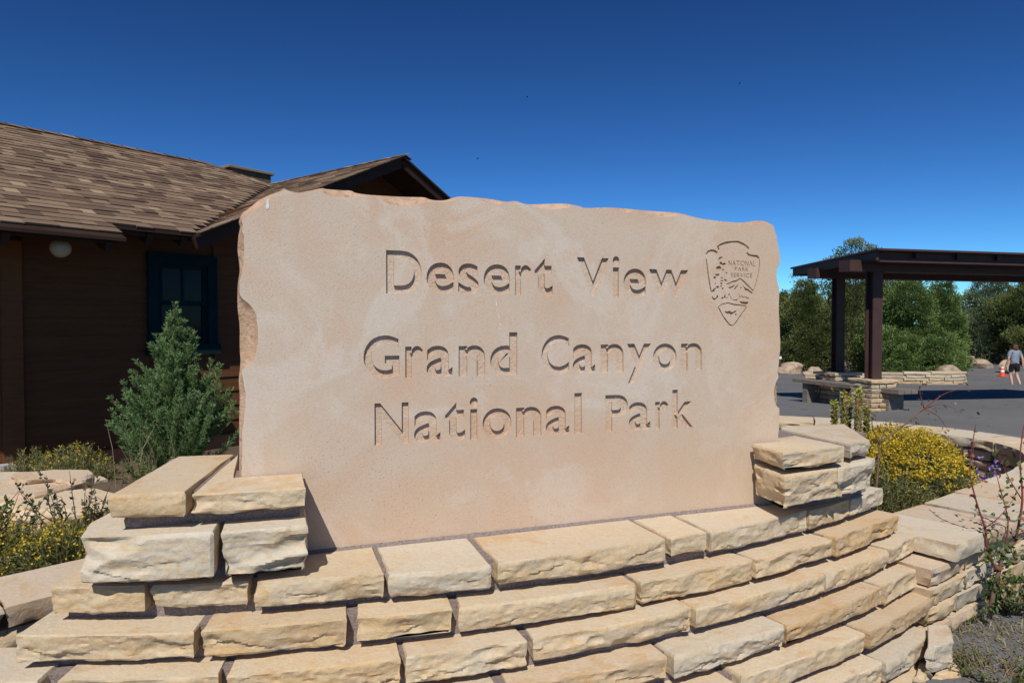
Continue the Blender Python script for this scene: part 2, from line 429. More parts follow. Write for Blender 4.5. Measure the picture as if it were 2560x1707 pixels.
M['l_red'] = mat_leaf('reddish leaves', (0.22, 0.045, 0.035), (0.36, 0.11, 0.07), (0.45, 0.23, 0.14), 0.3)
M['l_poppy'] = mat_leaf('orange blossom', (0.62, 0.10, 0.035), (0.78, 0.17, 0.06), None, 0.25)
M['shingle'] = mat_leaf('asphalt shingle', (0.068, 0.042, 0.032), (0.200, 0.136, 0.090), (0.335, 0.245, 0.155), 0.0, 0.95)


# ------------------------------------------------------------------ stone block generator
def stone(parent, foot, z0, z1, seed, color, amp=0.012, res=0.0085, rough_edges=None, batter=0.0, zres=0.0055, mat=None, name='stone', chip=1.0):
    """foot: counter-clockwise footprint [(x,y)...]; every side is split-faced, the top is the bed of the stone."""
    rnd = random.Random(seed)
    n0 = len(foot)
    P = []; A = []; S = []
    s = 0
    for i in range(n0):
        a = Vector(foot[i]); b = Vector(foot[(i+1) % n0])
        e = 1.0 if rough_edges is None else rough_edges[i]
        L = (b - a).length
        k = max(1, int(round(L / (res if e > 0.3 else res*6))))
        for j in range(k):
            P.append(a.lerp(b, j/k)); A.append(e); S.append(s + L*j/k)
        s += L
    n = len(P)
    # smoothed outline normals
    N = []
    span = max(1, int(0.014/res))
    for i in range(n):
        d = P[(i+span) % n] - P[(i-span) % n]
        N.append(Vector((d.y, -d.x)).normalized())
    H = z1 - z0
    nz = max(3, int(H / (zres or res)))
    ws = [j/nz for j in range(nz+1)]
    off = Vector((rnd.uniform(-50, 50), rnd.uniform(-50, 50), rnd.uniform(-50, 50)))
    # conchoidal spalls: overlapping shallow scoops whose rims leave crisp creases
    sc = []
    for k in range(max(5, int(s/0.05))):
        ru = rnd.uniform(0.035, 0.13)*min(1.0, 0.45 + H/0.12)
        sc.append((rnd.uniform(0, s), rnd.uniform(-0.2, 1.0)*H, ru, ru*rnd.uniform(0.25, 0.6), rnd.uniform(0.35, 1.25)*amp))
    # broken bedding ledges
    led = []
    for k in range(max(2, int(s/0.13))):
        led.append((rnd.uniform(0, s), rnd.uniform(0.03, 0.12), rnd.uniform(0.10, 0.60)*H, rnd.uniform(0.2, 0.6)*min(amp, 0.013), rnd.uniform(-9, 9), rnd.choice((-1, 1))*rnd.uniform(0.02, 0.32)))
    gr = rnd.uniform(0.55, 1.15); chip = chip*rnd.uniform(0.6, 1.15)
    under = rnd.uniform(0.1, 0.8)*amp
    bow = rnd.uniform(-0.4, 0.5)*amp
    tilt = (rnd.uniform(-1, 1)*0.004, rnd.uniform(-1, 1)*0.004)
    V = []
    cx = sum((p.x for p in P))/n; cy = sum((p.y for p in P))/n
    rr = 0.0028*min(1, H/0.06)
    for w in ws:
        z = w*H
        for i in range(n):
            u = S[i]; a = A[i]
            q = Vector((P[i].x, P[i].y, z + z0)) + off
            dsp = 0.0; zz_ = 0.0
            if a > 0.2:
                wob = noise.noise(Vector((q.x*14, q.y*14, q.z*30)))
                f = 0.0
                for (pu, pw, ru, rw, c) in sc:
                    du = (u - pu + s/2) % s - s/2
                    e = (du/ru)**2 + ((z-pw)/rw)**2 + 0.35*wob
                    if e < 1: f = max(f, c*(1-e))
                l_ = 0.0
                for (pu, hw, lz, c, o2, sl) in led:
                    du = (u - pu + s/2) % s - s/2
                    if abs(du) < hw:
                        lev = lz + sl*du + 0.011*noise.noise(Vector((u*26, o2, 0))) + 0.005*noise.noise(Vector((u*80, o2, 3)))
                        if z < lev: l_ += c*min(1, (hw-abs(du))/0.03)*max(0.0, 1 - (lev-z)/0.028)
                r2 = (abs(noise.noise(Vector((q.x*30, q.y*30, q.z*48))))-0.25)*-0.0060*gr + noise.noise(Vector((q.x*62, q.y*62, q.z*85)))*0.0027*gr + noise.noise(Vector((q.x*125, q.y*125, q.z*150)))*0.0016*gr
                dsp = (-f*chip - l_ + r2 + bow*4*w*(1-w) + 0.45*amp)*a
            wt = 1 - 0.80*math.exp(-((1-w)*H/0.007)**2)
            dsp = dsp*wt - under*(1-w)**2*a - (1-a)*0.002 + batter*(1-w)
            ins = 0
            if w > 0.999: ins = rr
            if w < 0.001: ins = rr*2
            p = P[i] + N[i]*(dsp - ins)
            zz = z0 + z + tilt[0]*(p.x-cx)*4*w + tilt[1]*(p.y-cy)*4*w
            if w > 0.999: zz += noise.noise(Vector((q.x*7, q.y*7, 3.3)))*0.0022 + noise.noise(Vector((q.x*40, q.y*40, 3.3)))*0.0008
            elif w < 0.001: zz += noise.noise(Vector((q.x*11, q.y*11, 9.3)))*0.007 + noise.noise(Vector((q.x*45, q.y*45, 9.3)))*0.003
            V.append((p.x, p.y, zz))
    F = []
    for j in range(nz):
        for i in range(n):
            k = (i+1) % n
            F.append((j*n+i, j*n+k, (j+1)*n+k, (j+1)*n+i))
    F.append(tuple(nz*n + i for i in range(n)))
    F.append(tuple(reversed(range(n))))
    return obj(name, V, F, mat or M['block'], parent, smooth=math.radians(26), color=color)

CREAM = (0.625, 0.515, 0.370); TAN = (0.600, 0.475, 0.312); GREY = (0.555, 0.495, 0.41); OCHRE = (0.56, 0.405, 0.24); WHITE = (0.60, 0.54, 0.445); PINKS = (0.555, 0.435, 0.325)

# ------------------------------------------------------------------ ground
def base_z(y):
    ys = [-1e4, 4, 12.8, 23.7, 25.3, 28, 32, 40, 1e5]; zs = [.30, .30, .16, -.34, -.59, -.66, -.68, -.45, -.45]
    return float(np.interp(y, ys, zs))
def sm(a, b, x):
    t = min(1, max(0, (x-a)/(b-a))); return t*t*(3-2*t)
def ground_z(x, y):
    z = base_z(y)
    gl = 1 - sm(-0.6, 0.6, x)
    if gl > 0:
        gy = sm(2.0, 2.7, y)*(1 - sm(4.9, 6.6, y))
        z += gl*gy*0.27 + gl*gy*0.03*noise.noise(Vector((x*2, y*2, 0)))
        z += gl*sm(4.9, 6.6, y)*(1-sm(20, 40, y))*(0.25 - base_z(y))
    return z
xs = np.concatenate([[-1500, -400, -100, -40, -20], np.arange(-12, 3.01, 0.2), np.arange(4, 40, 2), [45, 60, 100, 400, 1500]])
ys = np.concatenate([[-1500, -300, -60, -15, -5], np.arange(-2, 8.01, 0.2), np.arange(9, 45, 1.0), [50, 60, 100, 400, 2500]])
V = []; F = []
for j, y in enumerate(ys):
    for i, x in enumerate(xs):
        V.append((x, y, ground_z(x, y) - 0.004))
nx = len(xs)
for j in range(len(ys)-1):
    for i in range(nx-1):
        F.append((j*nx+i, j*nx+i+1, (j+1)*nx+i+1, (j+1)*nx+i))
tag(obj('ground', V, F, M['earth'], origin=(0, 0, 0), smooth=3.2), kind='structure')
# asphalt apron and car park
V = []; F = []
rows = list(np.arange(-4, 8, 0.5)) + list(np.arange(8, 40.1, 1.0))
for y in rows:
    x0 = 0.9 if y < 7 else 0.9 - (y-7)*0.35
    x1 = 46.0
    if y > 27: x0 = x0 + 0.25*math.sin(y)
    for k in range(25):
        x = x0 + (x1-x0)*k/24
        yy = y
        if y > 30: yy = min(y, 33.2 + 0.36*max(0, x-13) + 0.4*math.sin(x*0.7))
        V.append((x, yy, ground_z(max(x, 0.7), yy) + 0.004))
for j in range(len(rows)-1):
    for k in range(24):
        F.append((j*25+k, j*25+k+1, (j+1)*25+k+1, (j+1)*25+k))
tag(obj('asphalt_pavement', V, F, M['asphalt'], origin=(0, 0, 0), smooth=3.2), kind='structure')

# ------------------------------------------------------------------ sign pedestal
O = Vector((-1.49, 6.80)); HB = 0.943; PITCHC = 0.105; TH = 0.074
RK = [4.856, 4.915, 4.972, 5.03, 5.085, 5.13, 5.165, 5.19]
SA = math.atan(0.353); SD = Vector((math.cos(SA), math.sin(SA))); SN = Vector((math.sin(SA), -math.cos(SA)))   # along the slab, and its front normal
S0 = Vector((0, 2.49))
def zk(k): return HB - PITCHC*k
def th_at(u, k):
    """angle on course k's face where the photo column u meets it (row solved by height)"""
    h = zk(k); lo, hi = -0.5, 1.2
    def ux(t):
        X = O.x + RK[k]*math.sin(t); Y = O.y - RK[k]*math.cos(t)
        yy = math.cos(PITCH)*Y - math.sin(PITCH)*(h-EYE)
        return 1280 + F_PX*X/yy
    for _ in range(40):
        m = (lo+hi)/2
        if ux(m) < u: lo = m
        else: hi = m
    return (lo+hi)/2
def arc_pt(t, r): return (O.x + r*math.sin(t), O.y - r*math.cos(t))
ped = thing('stone_pedestal', (0.2, 2.7, 0.25), 'stepped curved pedestal of split tan sandstone carrying the carved sign', 'pedestal')
def slab_dist(t, r):
    p = Vector(arc_pt(t, r)); return (p - S0).dot(SN)       # distance in front of slab face
courses = {
 0: [(128, 362, TAN, 0), (380, 620, CREAM, 0), (642, 960, TAN, 1), (974, 1226, WHITE, 1), (1244, 1662, CREAM, 1), (1676, 1766, CREAM, 1), (1778, 2020, CREAM, 1), (2026, 2126, TAN, 0), (2131, 2210, WHITE, 0)],
 1: [(42, 486, TAN, 0), (506, 868, TAN, 0), (890, 1132, TAN, 0), (1150, 1590, CREAM, 0), (1604, 1882, TAN, 0), (1888, 2078, CREAM, 0), (2088, 2244, OCHRE, 0)],
 2: [(-330, 92, GREY, 0), (142, 548, TAN, 0), (568, 1002, TAN, 0), (1016, 1318, CREAM, 0), (1334, 1732, CREAM, 0), (1740, 2062, CREAM, 0), (2068, 2222, TAN, 0), (2226, 2288, CREAM, 0)],
 3: [(-420, -60, TAN, 0), (-40, 330, CREAM, 0), (350, 800, CREAM, 0), (818, 1250, TAN, 0), (1270, 1668, OCHRE, 0), (1686, 1960, GREY, 0), (1968, 2207, OCHRE, 0), (2214, 2342, CREAM, 0)],
 4: [(-560, -200, CREAM, 0), (-180, 240, TAN, 0), (262, 700, CREAM, 0), (722, 1120, TAN, 0), (1140, 1560, CREAM, 0), (1578, 1840, TAN, 0), (1856, 2166, CREAM, 0), (2174, 2342, OCHRE, 0)],
 5: [(300, 900, TAN, 0), (920, 1500, CREAM, 0), (1518, 1900, TAN, 0), (1918, 2206, CREAM, 0), (2212, 2332, GREY, 0)],
 6: [(600, 1200, TAN, 0), (1220, 1720, GREY, 0), (1740, 2190, CREAM, 0), (2200, 2345, TAN, 0)],
}
sd = 100
for k, L in courses.items():
    for (u0, u1, c, bench) in L:
        sd += 1
        rr_ = random.Random(sd)
        r = RK[k] + rr_.uniform(-0.006, 0.006)
        t0, t1 = th_at(u0, k), th_at(u1, k)
        m = max(3, int((t1-t0)*r/0.08))
        foot = [arc_pt(t0 + (t1-t0)*i/m, r) for i in range(m+1)]
        ed = [1.0]*m
        dr = rr_.uniform(-0.006, 0.006)
        if bench:
            d0 = max(0.05, slab_dist(t0, r) - 0.016); d1 = max(0.05, slab_dist(t1, r) - 0.016)
            pa = Vector(foot[0]) - SN*d0; pb = Vector(foot[-1]) - SN*d1
            # joints run square to the slab
            foot += [tuple(pb), tuple(pa)]
        else:
            D = 0.30 if k == 0 else 0.2
            foot += [arc_pt(t1 + dr*0.5, r - D), arc_pt(t0 + dr*0.5, r - D)]
        ed += [0.45, 0.05, 0.45]
        th = (TH if k == 0 else 0.077) + rr_.uniform(-0.006, 0.006)
        zt = zk(k) + rr_.uniform(-0.004, 0.004) - (0.0 if k == 0 else 0.0)
        jt = rr_.uniform(0.90, 1.07); o_c = rr_.choice([CREAM, TAN, WHITE, GREY, OCHRE, CREAM]); mx_ = rr_.uniform(0, 0.45); cc = tuple((x*(1-mx_) + y_*mx_)*jt for x, y_ in zip(c, o_c))
        stone(ped, foot, zt - th, zt, sd, cc, amp=0.0125, rough_edges=ed)
# mortar, one bed per course, set back behind the faces
def mortar_band(k, t0, t1, ztop, zbot, r, depth, n=150):
    V = []; F = []
    nzr = 6
    for j in range(nzr+1):
        z = zbot + (ztop-zbot)*j/nzr
        for i in range(n+1):
            t = t0 + (t1-t0)*i/n
            q = noise.noise(Vector((t*60, z*50, k)))*0.005 + noise.noise(Vector((t*240, z*160, k)))*0.0025
            V.append((*arc_pt(t, r + q), z))
    b = len(V)
    for i in range(n+1):
        t = t0 + (t1-t0)*i/n
        dd = depth
        if k == 0:
            dd = min(depth, max(0.04, slab_dist(t, r) - 0.001))
            pp = Vector(arc_pt(t, r)) - SN*dd if th_at(642, 0) < t < th_at(2020, 0) else Vector(arc_pt(t, r - depth))
            V.append((pp.x, pp.y, ztop + 0.004*noise.noise(Vector((t*90, 0, k)))))
        else:
            V.append((*arc_pt(t, r - dd), ztop))
    for j in range(nzr):
        for i in range(n):
            a = j*(n+1)+i
            F.append((a, a+1, a+n+2, a+n+1))
    for i in range(n):
        a = nzr*(n+1)+i
        F.append((a, a+1, b+i+1, b+i))
    return obj('mortar', V, F, M['mortar'], ped, smooth=math.radians(50))
for k in range(7):
    L = courses[k]
    mortar_band(k, th_at(L[0][0]+(16 if k < 2 else 50), k), th_at(L[-1][1]-16, k), zk(k) - 0.007, zk(k+1) - 0.03, RK[k] - 0.050, 0.36 if k < 2 else 0.15)
# hearting that fills the pedestal behind the facing
tl, tr = th_at(150, 2), th_at(2230, 2)
foot = [arc_pt(tl + (tr-tl)*i/20, RK[0] - 0.10) for i in range(21)] + [(1.62, 3.42), (-1.02, 2.62)]
V = [(x, y, 0.1) for x, y in foot] + [(x, y, HB - 0.02) for x, y in foot]
n = len(foot)
F = [(i, (i+1) % n, n+(i+1) % n, n+i) for i in range(n)] + [tuple(n+i for i in range(n)), tuple(reversed(range(n)))]
obj('mortar', V, F, M['mortar'], ped)

# ---- piers
def P2(u, v, h): p = at_z(u, v, h); return (p.x, p.y)
CT = 1.213
# left pier: two caps
stone(ped, [P2(272, 1243, CT), P2(464, 1236, CT), P2(585, 1133, CT), P2(445, 1136, CT)], CT-0.062, CT, 301, TAN, amp=0.009, rough_edges=[1, .25, .6, .8])
q0 = Vector(P2(479, 1233, CT)); q1 = Vector(P2(764, 1217, CT))
d1 = (q1 - S0).dot(SN) - 0.012
sl = Vector(P2(598, 1190, CT)); 
stone(ped, [tuple(q0), tuple(q1), tuple(q1 - SN*d1), tuple(sl + SN*0.012 - SD*0.014), P2(600, 1133, CT)], CT-0.062, CT, 302, CREAM, amp=0.010, rough_edges=[1, .7, .1, .1, .25])
# left pier: two large blocks
B1 = 1.108; B0 = 0.974
stone(ped, [P2(196, 1340, B1), P2(232, 1342, B1), P2(300, 1340, B1), P2(534, 1328, B1), P2(590, 1242, B1), P2(340, 1246, B1), P2(225, 1305, B1)], B0, B1, 303, WHITE, amp=0.017, rough_edges=[.8, 1, 1, .3, .4, .7, .7], chip=1.6)
q0 = Vector(P2(554, 1328, B1)); q1 = Vector(P2(768, 1312, B1)); d1 = (q1 - S0).dot(SN) - 0.014; d0 = (q0 - S0).dot(SN) - 0.014
stone(ped, [tuple(q0), tuple(q1), tuple(q1 - SN*d1), tuple(q0 - SN*min(d0, 0.16))], B0, B1, 304, WHITE, amp=0.017, rough_edges=[1, .6, .1, .3], chip=1.5)
# right pier
q0 = Vector(P2(1881, 1108, CT)); q1 = Vector(P2(1958, 1134, CT)); q2 = Vector(P2(2112, 1116, CT))
stone(ped, [tuple(q0), tuple(q1), tuple(q2), tuple(q2 - SN*0.30 + SD*0.02), tuple(Vector(P2(1950, 1100, CT)) - SN*0.05), tuple(Vector(P2(1947, 1100, CT)) + SN*0.012)], CT-0.064, CT, 305, CREAM, amp=0.012, rough_edges=[1, 1, .4, .2, .1, .1])
stone(ped, [P2(2126, 1109, CT), P2(2172, 1098, CT), P2(2110, 1060, CT), P2(1950, 1066, CT), P2(1952, 1072, CT)], CT-0.064, CT, 306, GREY, amp=0.009, rough_edges=[1, 1, .5, .2, .2])
B1 = 1.128; B0 = 1.000
q0 = Vector(P2(1886, 1159, B1)); q1 = Vector(P2(1962, 1188, B1)); q2 = Vector(P2(2094, 1166, B1))
stone(ped, [tuple(q0 + SN*0.006), tuple(q1), tuple(q2), tuple(q2 - SN*0.25), tuple(q0 - SN*0.0 + SD*0.25)], B0, B1, 307, CREAM, amp=0.016, rough_edges=[1, 1, .4, .1, .1], chip=1.3)
q3 = Vector(P2(2098, 1166, B1)); q4 = Vector(P2(2190, 1146, B1))
stone(ped, [tuple(q3), tuple(q4), tuple(q4 - SN*0.28 - SD*0.03), tuple(q3 - SN*0.30)], B0, B1, 308, WHITE, amp=0.017, rough_edges=[1, 1, .4, .1], chip=1.5)
stone(ped, [P2(2318, 1618, 0.44), P2(2388, 1606, 0.44), P2(2368, 1560, 0.44), P2(2318, 1562, 0.44)], 0.33, 0.44, 309, GREY, amp=0.018, rough_edges=[1, 1, .5, .2], chip=1.3)
stone(ped, [P2(2290, 1690, 0.325), P2(2396, 1676, 0.325), P2(2380, 1610, 0.325), P2(2300, 1620, 0.325)], 0.25, 0.325, 310, TAN, amp=0.016, rough_edges=[1, 1, .5, .2], chip=1.3)
# mortar beds inside the piers
def mortar_block(foot, z0, z1):
    pts = []
    for i in range(len(foot)):
        a = Vector(foot[i]); b = Vector(foot[(i+1) % len(foot)])
        k = max(1, int((b-a).length/0.012))
        for j in range(k): pts.append(a.lerp(b, j/k))
    n = len(pts); V = []; F = []
    c = sum(pts, Vector((0, 0)))/n
    nz = max(2, int((z1-z0)/0.012))
    for j in range(nz+1):
        z = z0 + (z1-z0)*j/nz
        for p in pts:
            d = (p-c).normalized()
            q = noise.noise(Vector((p.x*60, p.y*60, z*60)))*0.006 + noise.noise(Vector((p.x*190, p.y*190, z*190)))*0.0025
            V.append((p.x + d.x*q, p.y + d.y*q, z))
    for j in range(nz):
        for i in range(n): F.append((j*n+i, j*n+(i+1) % n, (j+1)*n+(i+1) % n, (j+1)*n+i))
    F += [tuple(nz*n+i for i in range(n)), tuple(reversed(range(n)))]
    return obj('mortar', V, F, M['mortar'], ped, smooth=math.radians(50))
h = 1.13
def sh(p, a, b): return tuple(Vector(p) + SN*a + SD*b)
mortar_block([P2(312, 1302, h), P2(748, 1272, h), sh(P2(740, 1220, h), -0.005, 0), sh(P2(600, 1230, h), 0.004, -0.012), P2(572, 1190, h), P2(430, 1196, h)], 0.90, CT-0.008)
q1 = Vector(P2(1972, 1160, h)); q0 = Vector(P2(1900, 1136, h))
mortar_block([tuple(q0), tuple(q1), P2(2120, 1140, h), P2(2165, 1124, h), P2(2096, 1104, h), sh(P2(1960, 1108, h), -0.05, 0), sh(P2(1952, 1112, h), -0.01, 0.01)], 0.90, CT-0.008)

# ------------------------------------------------------------------ the carved slab
def on_slab(u, v, off=0.0):
    d = ray(u, v); o = Vector((0, 0, EYE))
    n3 = Vector((SN.x, SN.y, 0)); p0 = Vector((S0.x, S0.y, 0)) + n3*off
    t = (p0 - o).dot(n3)/d.dot(n3)
    p = o + d*t
    return ((p.x - S0.x)*SD.x + (p.y - S0.y)*SD.y, p.z)
def slab_w(s, z, back):       # slab coordinates -> world; back = depth behind the face
    return (S0.x + SD.x*s - SN.x*back, S0.y + SD.y*s - SN.y*back, z)
out_px = [(597, 1196), (598, 1120), (598, 1040), (599, 990), (597, 950), (601, 906), (599, 865), (599, 817), (594, 769), (594, 715), (599, 673), (594, 628), (596, 590), (600, 568), (597, 554), (605, 534), (618, 524), (631, 514), (647, 501), (669, 490), (701, 477), (709, 472), (723, 477), (746, 481), (771, 478), (803, 471), (816, 473), (854, 476), (877, 477), (891, 483), (931, 488), (1000, 492), (1039, 493), (1061, 494), (1080, 500), (1110, 501), (1140, 493), (1165, 492), (1219, 497), (1262, 504), (1290, 503), (1322, 511), (1404, 509), (1440, 514), (1464, 520), (1520, 519), (1567, 522), (1632, 528), (1698, 533), (1741, 544), (1785, 551), (1850, 557), (1894, 552), (1921, 557), (1932, 575), (1938, 598), (1942, 625), (1945, 650), (1941, 677), (1942, 705), (1944, 732), (1942, 790), (1944, 825), (1945, 860), (1943, 885), (1942, 911), (1939, 927), (1942, 945), (1941, 973), (1943, 1020), (1942, 1060), (1941, 1096)]
SIL = 0.022
sil = [on_slab(u, v, -SIL) for u, v in out_px]
sil = [tuple(p) for p in catmull([(s, z) for s, z in sil], 5)]
nsil = len(sil)
for i, (s, z) in enumerate(sil): pass
# inset of the flat face from the broken outline
def inset_at(s, z, i):
    q = noise.noise(Vector((s*5, z*5, 1.7)))
    w = 0.007 + 0.010*max(0, q) + 0.004*noise.noise(Vector((s*28, z*28, 5)))
    return max(0.003, w)
scoops_px = [(606, 828, 80, 84, 0.046), (850, 484, 42, 40, 0.020), (1015, 500, 66, 40, 0.026), (1385, 514, 60, 40, 0.018), (1560, 526, 30, 40, 0.012), (1660, 534, 60, 40, 0.014), (1230, 505, 36, 40, 0.012), (1938, 985, 40, 55, 0.024), (1940, 690, 40, 40, 0.010), (604, 620, 40, 42, 0.012), (600, 1000, 40, 60, 0.010), (640, 512, 60, 40, 0.012)]
scoops = []
for u, v, ru, rv, a in scoops_px:
    s, z = on_slab(u, v); k = 1.35/1000
    scoops.append((s, z, ru*k, rv*k, a))
cs = sum(p[0] for p in sil)/nsil; cz = sum(p[1] for p in sil)/nsil
front = []; inset = []
for i in range(nsil):
    a = Vector(sil[max(0, i-3)]); b = Vector(sil[min(nsil-1, i+3)])
    t = (b-a).normalized(); nrm = Vector((t.y, -t.x))       # outline runs up the left side, over, down the right: inward is to the right
    w = inset_at(sil[i][0], sil[i][1], i)
    for (s, z, rs, rz, am) in scoops:
        e = ((sil[i][0]-s)/max(rs, .02))**2 + ((sil[i][1]-z)/max(rz, .02))**2 + 0.25*noise.noise(Vector((sil[i][0]*20, sil[i][1]*20, 4)))
        if e < 1: w += am*math.sqrt(1-e)
    front.append(Vector(sil[i]) + nrm*w); inset.append((nrm, w))
# bottom closing (hidden in the masonry)
zb = HB - 0.012
fl = front[0]; fr = front[-1]
zlow = 0.90
loop = [tuple(p) for p in front] + [(fr[0], zlow), (fl[0], zlow)]

# glyph outlines of the built-in font
def glyph_loops(ch, bold=0.0):
    cu = bpy.data.curves.new('glyph', 'FONT'); cu.body = ch; cu.fill_mode = 'NONE' if False else 'FRONT'; cu.resolution_u = 6; cu.offset = bold
    o = bpy.data.objects.new('glyph', cu); col.objects.link(o)
    dg = bpy.context.evaluated_depsgraph_get()
    me = bpy.data.meshes.new_from_object(o.evaluated_get(dg))
    from collections import defaultdict
    cnt = defaultdict(int)
    for p in me.polygons:
        vs = list(p.vertices)
        for i in range(len(vs)):
            a, b = vs[i], vs[(i+1) % len(vs)]; cnt[(a, b)] += 1
    nxt = {}
    key = {}
    pos = {}
    for v in me.vertices:
        pos[v.index] = (round(v.co.x, 5), round(v.co.y, 5))
    ed = set((pos[a], pos[b]) for a, b in cnt)
    nxt = defaultdict(list)
    for a, b in ed:
        if (b, a) not in ed and a != b: nxt[a].append(b)
    loops = []
    while nxt:
        a0 = next(iter(nxt)); L = [a0]; cur = a0
        while True:
            if cur not in nxt: break
            b = nxt[cur].pop()
            if not nxt[cur]: del nxt[cur]
            if b == a0: break
            L.append(b); cur = b
        if len(L) > 2: loops.append(L)
    bpy.data.objects.remove(o); bpy.data.curves.remove(cu); bpy.data.meshes.remove(me)
    return loops
GL = {}
def glyph(ch, bold=0.0):
    if (ch, bold) not in GL: GL[(ch, bold)] = glyph_loops(ch, bold)
    return GL[(ch, bold)]

LINES = [
 (880, 580, .3741, [('D', 228, 465, 125, 408), ('e', 498, 683, 205, 418), ('s', 710, 848, 210, 420), ('e', 880, 1057, 215, 424), ('r', 1090, 1198, 222, 420), ('t', 1220, 1342, 175, 426), ('V', 1503, 1716, 172, 430), ('i', 1742, 1787, 162, 432), ('e', 1815, 1967, 245, 437), ('w', 1985, 2247, 250, 440)]),
 (880, 800, .3827, [('G', 75, 310, 100, 378), ('r', 348, 465, 170, 372), ('a', 487, 657, 165, 370), ('n', 697, 870, 163, 368), ('d', 903, 1080, 80, 360), ('C', 1238, 1420, 98, 352), ('a', 1442, 1590, 158, 348), ('n', 1625, 1775, 155, 342), ('y', 1797, 1953, 158, 410), ('o', 1967, 2122, 153, 333), ('n', 2150, 2287, 150, 328)]),
 (880, 800, .3827, [('N', 147, 370, 540, 810), ('a', 405, 578, 593, 797), ('t', 607, 740, 537, 785), ('i', 770, 822, 505, 780), ('o', 853, 1042, 575, 770), ('n', 1072, 1238, 563, 763), ('a', 1266, 1420, 558, 745), ('l', 1453, 1502, 476, 740), ('P', 1655, 1803, 488, 728), ('a', 1808, 1950, 537, 722), ('r', 1980, 2068, 533, 712), ('k', 2093, 2228, 453, 705)]),
]
regions = []        # (loops in slab coordinates, depth, key)
for (ox, oy, sc, L) in LINES:
    ms = []
    for ch, x0, x1, y0, y1 in L:
        cx = (x0+x1)/2
        s0 = on_slab(ox + x0*sc, oy + (y0+y1)/2*sc)[0]; s1 = on_slab(ox + x1*sc, oy + (y0+y1)/2*sc)[0]
        zt = on_slab(ox + cx*sc, oy + y0*sc)[1]; zb_ = on_slab(ox + cx*sc, oy + y1*sc)[1]
        ms.append((ch, s0, s1, zt, zb_))
    basez = np.mean([m[4] for m in ms if m[0] != 'y'])
    xh = np.mean([m[3] for m in ms if m[0] in 'esranowuy']) - basez
    for ch, s0, s1, zt, zb_ in ms:
        lp = glyph(ch, 0.024)
        xs_ = [p[0] for l in lp for p in l]; ys_ = [p[1] for l in lp for p in l]
        gx0, gx1, gy0, gy1 = min(xs_), max(xs_), min(ys_), max(ys_)
        b0 = basez; t0 = basez + xh if ch in 'esranowuy' else zt
        if ch == 'y': b0 = zb_
        R = [[(s0 + (p[0]-gx0)/(gx1-gx0)*(s1-s0), b0 + (p[1]-gy0)/(gy1-gy0)*(t0-b0)) for p in l] for l in lp]
        regions.append((R, 0.012, ('letter', ch)))
# emblem: arrowhead outline, lettering, conifer, peak, valley and bison, as shallow cuts
ex, ey, es = 1720, 560, .1914
def E2(pts): return [on_slab(ex + x*es, ey + y*es) for x, y in pts]
def stroke(pts, w):
    """ribbon polygon round a polyline (photo-zoom units)"""
    P = [Vector(p) for p in pts]; Lf = []; Rt = []
    for i, p in enumerate(P):
        t = (P[min(i+1, len(P)-1)] - P[max(i-1, 0)]).normalized(); n_ = Vector((-t.y, t.x))
        ww = 1.35*w*(0.75 + 0.5*((i*37) % 7)/7)
        Lf.append(p + n_*ww/2); Rt.append(p - n_*ww/2)
    return [(q.x, q.y) for q in Lf + Rt[::-1]]
em = []
em.append(stroke([(238, 400), (262, 362), (300, 345), (345, 350), (388, 378)], 20))
em.append(stroke([(405, 335), (388, 295), (430, 268), (500, 243), (580, 232), (655, 232), (715, 258), (762, 285), (797, 325)], 18))
em.append(stroke([(768, 375), (800, 405), (850, 415), (900, 420), (932, 452)], 18))
em.append(stroke([(936, 460), (934, 560), (915, 660), (893, 760), (862, 862)], 9))
em.append(stroke([(240, 455), (252, 560), (268, 680), (285, 790), (305, 890)], 12))
# conifer
for c in [[(395, 470), (405, 440), (440, 425), (458, 435), (425, 455), (400, 480)], [(410, 505), (435, 490), (450, 515), (480, 505), (500, 520), (470, 545), (440, 530), (420, 525)],
          [(362, 580), (385, 550), (420, 548), (440, 575), (430, 600), (405, 580), (400, 612), (380, 585)], [(450, 585), (470, 590), (465, 615), (448, 605)],
          [(350, 655), (410, 650), (412, 672), (370, 675)], [(335, 690), (368, 682), (365, 718), (335, 710)], [(480, 620), (522, 640), (505, 650)],
          [(470, 710), (520, 740), (480, 745)], [(428, 695), (460, 700), (455, 712), (430, 706)], [(425, 730), (462, 738), (458, 750), (430, 745)], [(420, 765), (455, 770), (450, 790), (425, 785)],
          [(345, 780), (362, 760), (365, 785)], [(302, 885), (330, 850), (362, 832), (372, 845), (345, 868), (355, 880)], [(365, 810), (405, 808), (408, 838), (375, 835)], [(425, 800), (445, 800), (445, 820), (425, 820)], [(440, 830), (468, 835), (465, 855), (445, 852)]]:
    em.append(c)
# peak
em.append(stroke([(505, 785), (540, 775), (590, 750), (630, 745), (685, 715), (720, 740), (775, 795), (820, 840), (858, 875)], 12))
for c in [[(520, 830), (570, 815), (615, 790), (605, 815), (560, 842)], [(600, 850), (640, 800), (670, 770), (640, 830), (620, 858)], [(680, 825), (700, 822), (695, 860)], [(710, 790), (745, 830), (790, 852), (850, 900), (835, 910), (780, 870), (750, 868)]]:
    em.append(c)
